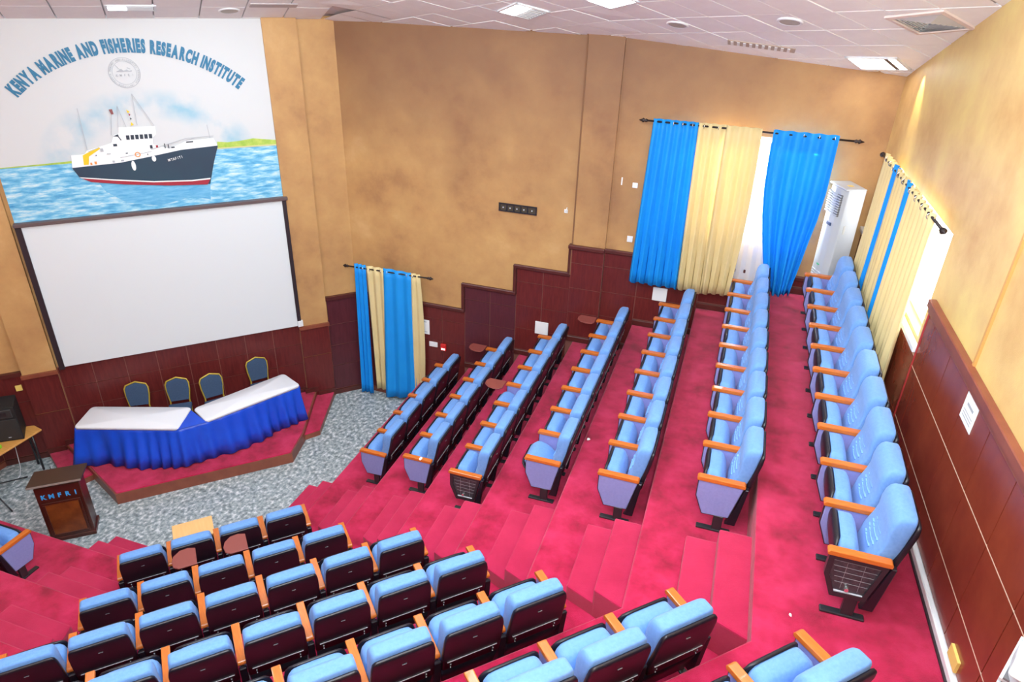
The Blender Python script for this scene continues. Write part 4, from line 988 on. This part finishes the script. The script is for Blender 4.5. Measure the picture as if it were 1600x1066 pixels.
# right wall curtains
def RP(y, z, off=.13): s = (YW-y); return RW0+ru*s-rn*off+Vector((0, 0, z))
t3 = rodthing('curtain rod on the bright wall above the last seat row', RP(10.15, 5.74), RP(7.0, 5.78)); rings(t3, [RP(y, 5.76) for y in (9.85, 9.6, 9.35, 9.05, 8.75, 8.35, 8.05, 7.75, 7.45)], ru)
g3 = 'striped curtains on the window behind the last row'
for k, (ya, yb, m, lb_) in enumerate(((9.98, 9.35, CYEL, 'pale yellow curtain nearest the air conditioner'), (9.35, 9.12, CBLUE, 'narrow blue curtain stripe nearer the air conditioner'), (9.12, 8.62, CYEL, 'pale yellow curtain between the two narrow blue stripes'), (8.62, 8.42, CBLUE, 'narrow blue curtain stripe farther from the air conditioner'), (8.42, 7.28, CYEL, 'broad pale yellow curtain next to the bright window gap'))):
    drape('curtain', lb_, (RP(ya, 5.82), RP(yb, 5.82)), (RP(ya+.02, 3.62), RP(yb+.02, 3.62)), m, max(1.5, (ya-yb)*6.5), .035, group=g3, phase=k)

# ------------------------------------------------------------------ air conditioner
ACW = mat('ac_white', (.50, .53, .56), .4)
def make_ac(label, loc_, rot_):
    ac = thing('air_conditioner', label, 'air conditioner', loc_, rot_)
    # local: -x face is the front (with louvres); footprint x 0..0.34 , y -0.46..0
    bm = bmesh.new(); bm_prism(bm, [Vector((.05, -.44, 0)), Vector((0, -.34, 0)), Vector((-.012, -.22, 0)), Vector((0, -.10, 0)), Vector((.05, 0, 0)), Vector((.30, 0, 0)), Vector((.30, -.44, 0))], Vector((0, 0, 0)), Vector((0, 0, 1.76)))
    link('body', fin(bm, 'body', False, .012, 2), ACW, ac)
    box('top_cap', .0, .305, -.445, .005, 1.755, 1.78, ACW, ac, .01)
    box('outlet', -.006, .03, -.38, -.06, 1.38, 1.68, mat('ac_dark', (.12, .12, .13), .5), ac)
    for k in range(9): box('louvre', -.018, .02, -.38, -.06, 1.39+k*.033, 1.405+k*.033, ACW, ac)
    box('display', -.016, .0, -.30, -.18, 1.22, 1.27, mat('ac_display', (.03, .05, .12), .3), ac, .006)
    box('logo_plate', -.016, .0, -.26, -.20, .62, .64, mat('ac_logo_green', (.1, .5, .25), .5), ac)
    for k in range(12): box('intake_slat', -.014, .004, -.34, -.10, .12+k*.036, .136+k*.036, mat('ac_slat', (.6, .62, .64), .5), ac)
    box('side_handle', .10, .13, -.452, -.438, 1.15, 1.27, mat('ac_handle', (.55, .55, .52), .5), ac, .004)
    box('sticker', .12, .19, -.30, -.24, 1.779, 1.785, YELP, ac)
make_ac('tall white floor-standing air conditioner in the corner by the curtains', (1.19, 10.62, F(7)), math.radians(24))
make_ac('white cabinet corner cut off at the bottom corner of the photo', (1.64, 2.90, F(7)), math.radians(-29))

# ------------------------------------------------------------------ wall fittings
def plate(name, label, cat, x0, x1, z0, z1, m=WHITEP, y=YW-.03, th=.02, group=None):
    o = box(name, x0, x1, y-th, y, z0, z1, m, None, .004); tag(o, label, cat, group); return o
plate('wall_plate', 'square white blank plate on the third panel step', 'wall plate', -2.99, -2.75, 1.98, 2.22)
plate('wall_plate', 'square white blank plate below the gathered blue curtain', 'wall plate', -1.03, -.80, 2.98, 3.21)
plate('wall_switch', 'small white switch on the ochre wall left of the big curtains', 'switch', -1.56, -1.48, 4.78, 4.86, y=YW, th=.015)
plate('wall_switch', 'small white socket low on the ochre wall above the panelling', 'socket', -1.55, -1.46, 3.90, 4.00, y=YW, th=.015)
plate('wall_switch', 'wide white switch plate on the panelling under the paper notice', 'switch', -5.06, -4.89, 1.30, 1.40)
o = plate('wall_mark', 'chipped white plaster marks beside the upper small switch', 'wall mark', -1.74, -1.72, 4.80, 4.92, WHITE, YW, .004)
hk = thing('wall_hook', 'small white cable stub on the ochre wall right of the bracket', 'wall hook', (-2.58, YW, 4.27)); box('base', -.03, .03, -.015, 0, -.03, .03, WHITEP, hk, .004); tube('cable', [(0, -.015, 0), (.01, -.04, .02), (.02, -.03, .07)], .006, WHITEP, hk)
al = thing('alarm_light', 'small red alarm light with two bright lenses beside the switch plate', 'alarm light', (-4.765, YW-.03, 1.33)); box('housing', -.055, .055, -.04, 0, -.07, .07, REDP, al, .006)
for dx in (-.022, .022): box('lens', dx-.014, dx+.014, -.046, -.038, -.045, -.015, mat('alarm_lens', (1, .7, .7), .3, emit=((1, .75, .75), 3)), al)
no = thing('paper_notice', 'white paper notice pinned beside the striped door curtains', 'notice', (-5.155, YW-.034, 1.69)); box('sheet', -.105, .105, -.003, 0, -.15, .15, PAPER, no)
box('heading_line', -.05, .05, -.005, -.002, .10, .112, INK, no); box('text_line', -.06, .06, -.005, -.002, -.11, -.10, INK, no)
tv = thing('wall_bracket', 'black slotted television bracket high on the ochre wall', 'wall bracket', (-3.40, YW, 4.20))
bm = bmesh.new()
for z in (-.07, .05): bm_box(bm, -.33, .33, -.02, 0, z, z+.022)
for x in (-.33, -.2, -.08, .04, .16, .308): bm_box(bm, x, x+.022, -.018, 0, -.07, .07)
link('rail', fin(bm, 'rail'), BLKM, tv)
box('back_plate', -.32, .32, -.005, -.001, -.06, .06, mat('bracket_backing', (.06, .045, .03), .6), tv)
for x in (-.26, -.14, -.02, .1, .24): box('bolt', x, x+.02, -.024, -.015, -.01, .01, PALE, tv)
plate_y = prism('wall_plate', [NT(-12.205, 2.68, 1.38), NT(-12.205, 2.77, 1.38), NT(-12.185, 2.77, 1.38), NT(-12.185, 2.68, 1.38)], (0, 0, .10), YELP, None, .003); tag(plate_y, 'small yellow socket plate above the black loudspeaker', 'socket')
# right wall paper and socket
def rplate(name, label, cat, y0, y1, z0, z1, m, off=.03, th=.004):
    o = prism(name, [RP(y0, z0, off), RP(y1, z0, off), RP(y1, z0, off+th), RP(y0, z0, off+th)], (0, 0, z1-z0), m); tag(o, label, cat); return o
pn = rplate('paper_notice', 'white paper notice taped under the rail of the mahogany panels', 'notice', 5.47, 5.19, 4.77, 4.99, PAPER)
prism('heading_line', [RP(5.40, 4.91, .034), RP(5.26, 4.91, .034), RP(5.26, 4.91, .036), RP(5.40, 4.91, .036)], (0, 0, .022), INK, pn)
for k in range(3): prism('text_line', [RP(5.43, 4.81+k*.025, .034), RP(5.23, 4.81+k*.025, .034), RP(5.23, 4.81+k*.025, .036), RP(5.43, 4.81+k*.025, .036)], (0, 0, .006), INK, pn)
rplate('wall_socket', 'yellowed socket plate low on the mahogany panels', 'socket', 4.18, 4.01, 3.57, 3.67, YELP, .028, .02)

# ------------------------------------------------------------------ small light-oak desk before the front row
dk = thing('side_desk', 'small light oak desk on the stone floor before the front row', 'desk', NT(-8.42, .52, 0), math.atan2(B.y, B.x))
box('desk_top', -.19, .19, -.26, .26, .72, .745, OAKL, dk, .004)
for x in (-.16, .16):
    for y in (-.22, .22): box('leg', x-.02, x+.02, y-.02, y+.02, 0, .72, OAKT, dk, .003)
# ------------------------------------------------------------------ side table, loudspeaker, stand and cables at the edge
tb_ = thing('folding_table', 'wood-topped table with black legs holding the loudspeaker', 'table', (-10.55, 5.75, 0))
prism('table_top', [Vector((.33, .86, .725)), Vector((.12, .90, .725)), Vector((-.36, .52, .725)), Vector((-.36, -.9, .725)), Vector((.31, -.9, .725))], (0, 0, .03), OAKT, tb_, .006)
for x, y in ((.26, .72), (.05, .80), (.24, -.7), (-.3, -.7)): tube('leg', [(x, y, .73), (x, y, 0)], .018, BLKM, tb_)
tube('crossbar', [(.26, .72, .35), (.05, .80, .35)], .010, BLKM, tb_)
sk = thing('loudspeaker', 'black loudspeaker cabinet standing on the wood-topped table', 'loudspeaker', (-10.50, 6.36, .757), math.radians(38))
bm = bmesh.new(); bm_prism(bm, [Vector((-.18, -.20, 0)), Vector((.18, -.20, 0)), Vector((.12, .20, 0)), Vector((-.12, .20, 0))], Vector((0, 0, 0)), Vector((0, 0, .62))); link('cabinet', fin(bm, 'cabinet', False, .012, 2), SPK, sk)
# grille faces local -y
box('grille', -.165, .165, -.212, -.198, .03, .40, mat('grille_dark', (.03, .03, .033), .5, bump=.5, bscale=500), sk, .004)
box('horn', -.13, .13, -.21, -.19, .43, .58, mat('horn_grey', (.04, .042, .045), .35), sk, .01); box('horn_throat', -.06, .06, -.214, -.205, .47, .54, BLKM, sk)
box('badge', -.02, .02, -.216, -.21, .07, .082, PALE, sk)
gb = box('green_box', -.05, .05, -.06, .06, 0, .06, GREEN, None, .006); gb.location = (-10.40, 5.96, .757); tag(gb, 'small green box on the wood-topped table beside the loudspeaker', 'box')
st = thing('tripod_stand', 'black tripod stand whose legs spread over the stone floor', 'stand', (-10.36, 5.62, 0))
tube('pole', [(0, 0, .12), (0, 0, .70)], .014, BLKM, st)
for a in ((.0, .60), (.52, -.10), (-.35, -.3)): tube('leg', [(0, 0, .28), (a[0], a[1], .012)], .012, BLKM, st)
tube('collar', [(0, 0, .25), (0, 0, .32)], .026, BLKM, st)
cb = tube('cable', [(-10.85, 6.5, .72), (-10.72, 6.42, .35), (-10.66, 6.35, .02), (-10.5, 6.2, .008), (-10.42, 6.0, .008)], .006, WHITEP); tag(cb, 'thin white cable hanging from the table to the stone floor', 'cable')
cb = tube('cable', [(-10.25, 6.55, .008), (-10.1, 6.45, .008), (-10.12, 6.3, .008), (-9.95, 6.28, .008), (-9.85, 6.38, .008), (-9.98, 6.5, .008)], .006, BLKM); tag(cb, 'black cable looped on the stone floor behind the lectern', 'cable')

# ------------------------------------------------------------------ paper scraps, white object near the camera
for k, (x, y, z, lb_, s) in enumerate(((-1.25, 7.25, F(5), 'white paper scrap on the red tier edge beside the fifth row', .03), (-3.56, 7.13, F(2)+.62, 'torn white paper scrap stuck on the second row end armrest', .035), (-3.55, 9.1, F(2), 'small white paper scrap under the second row of seats', .04), (.95, 4.25, F(7), 'tiny white paper speck on carpet by the last row foot plate', .014))):
    pts = [Vector((x+s*math.cos(a)*random.uniform(.5, 1), y+s*1.5*math.sin(a)*random.uniform(.6, 1), z+.003)) for a in [i*math.pi/3 for i in range(6)]]
    o = prism('paper_scrap', pts, (0, 0, .003), PAPER); tag(o, lb_, 'paper scrap')
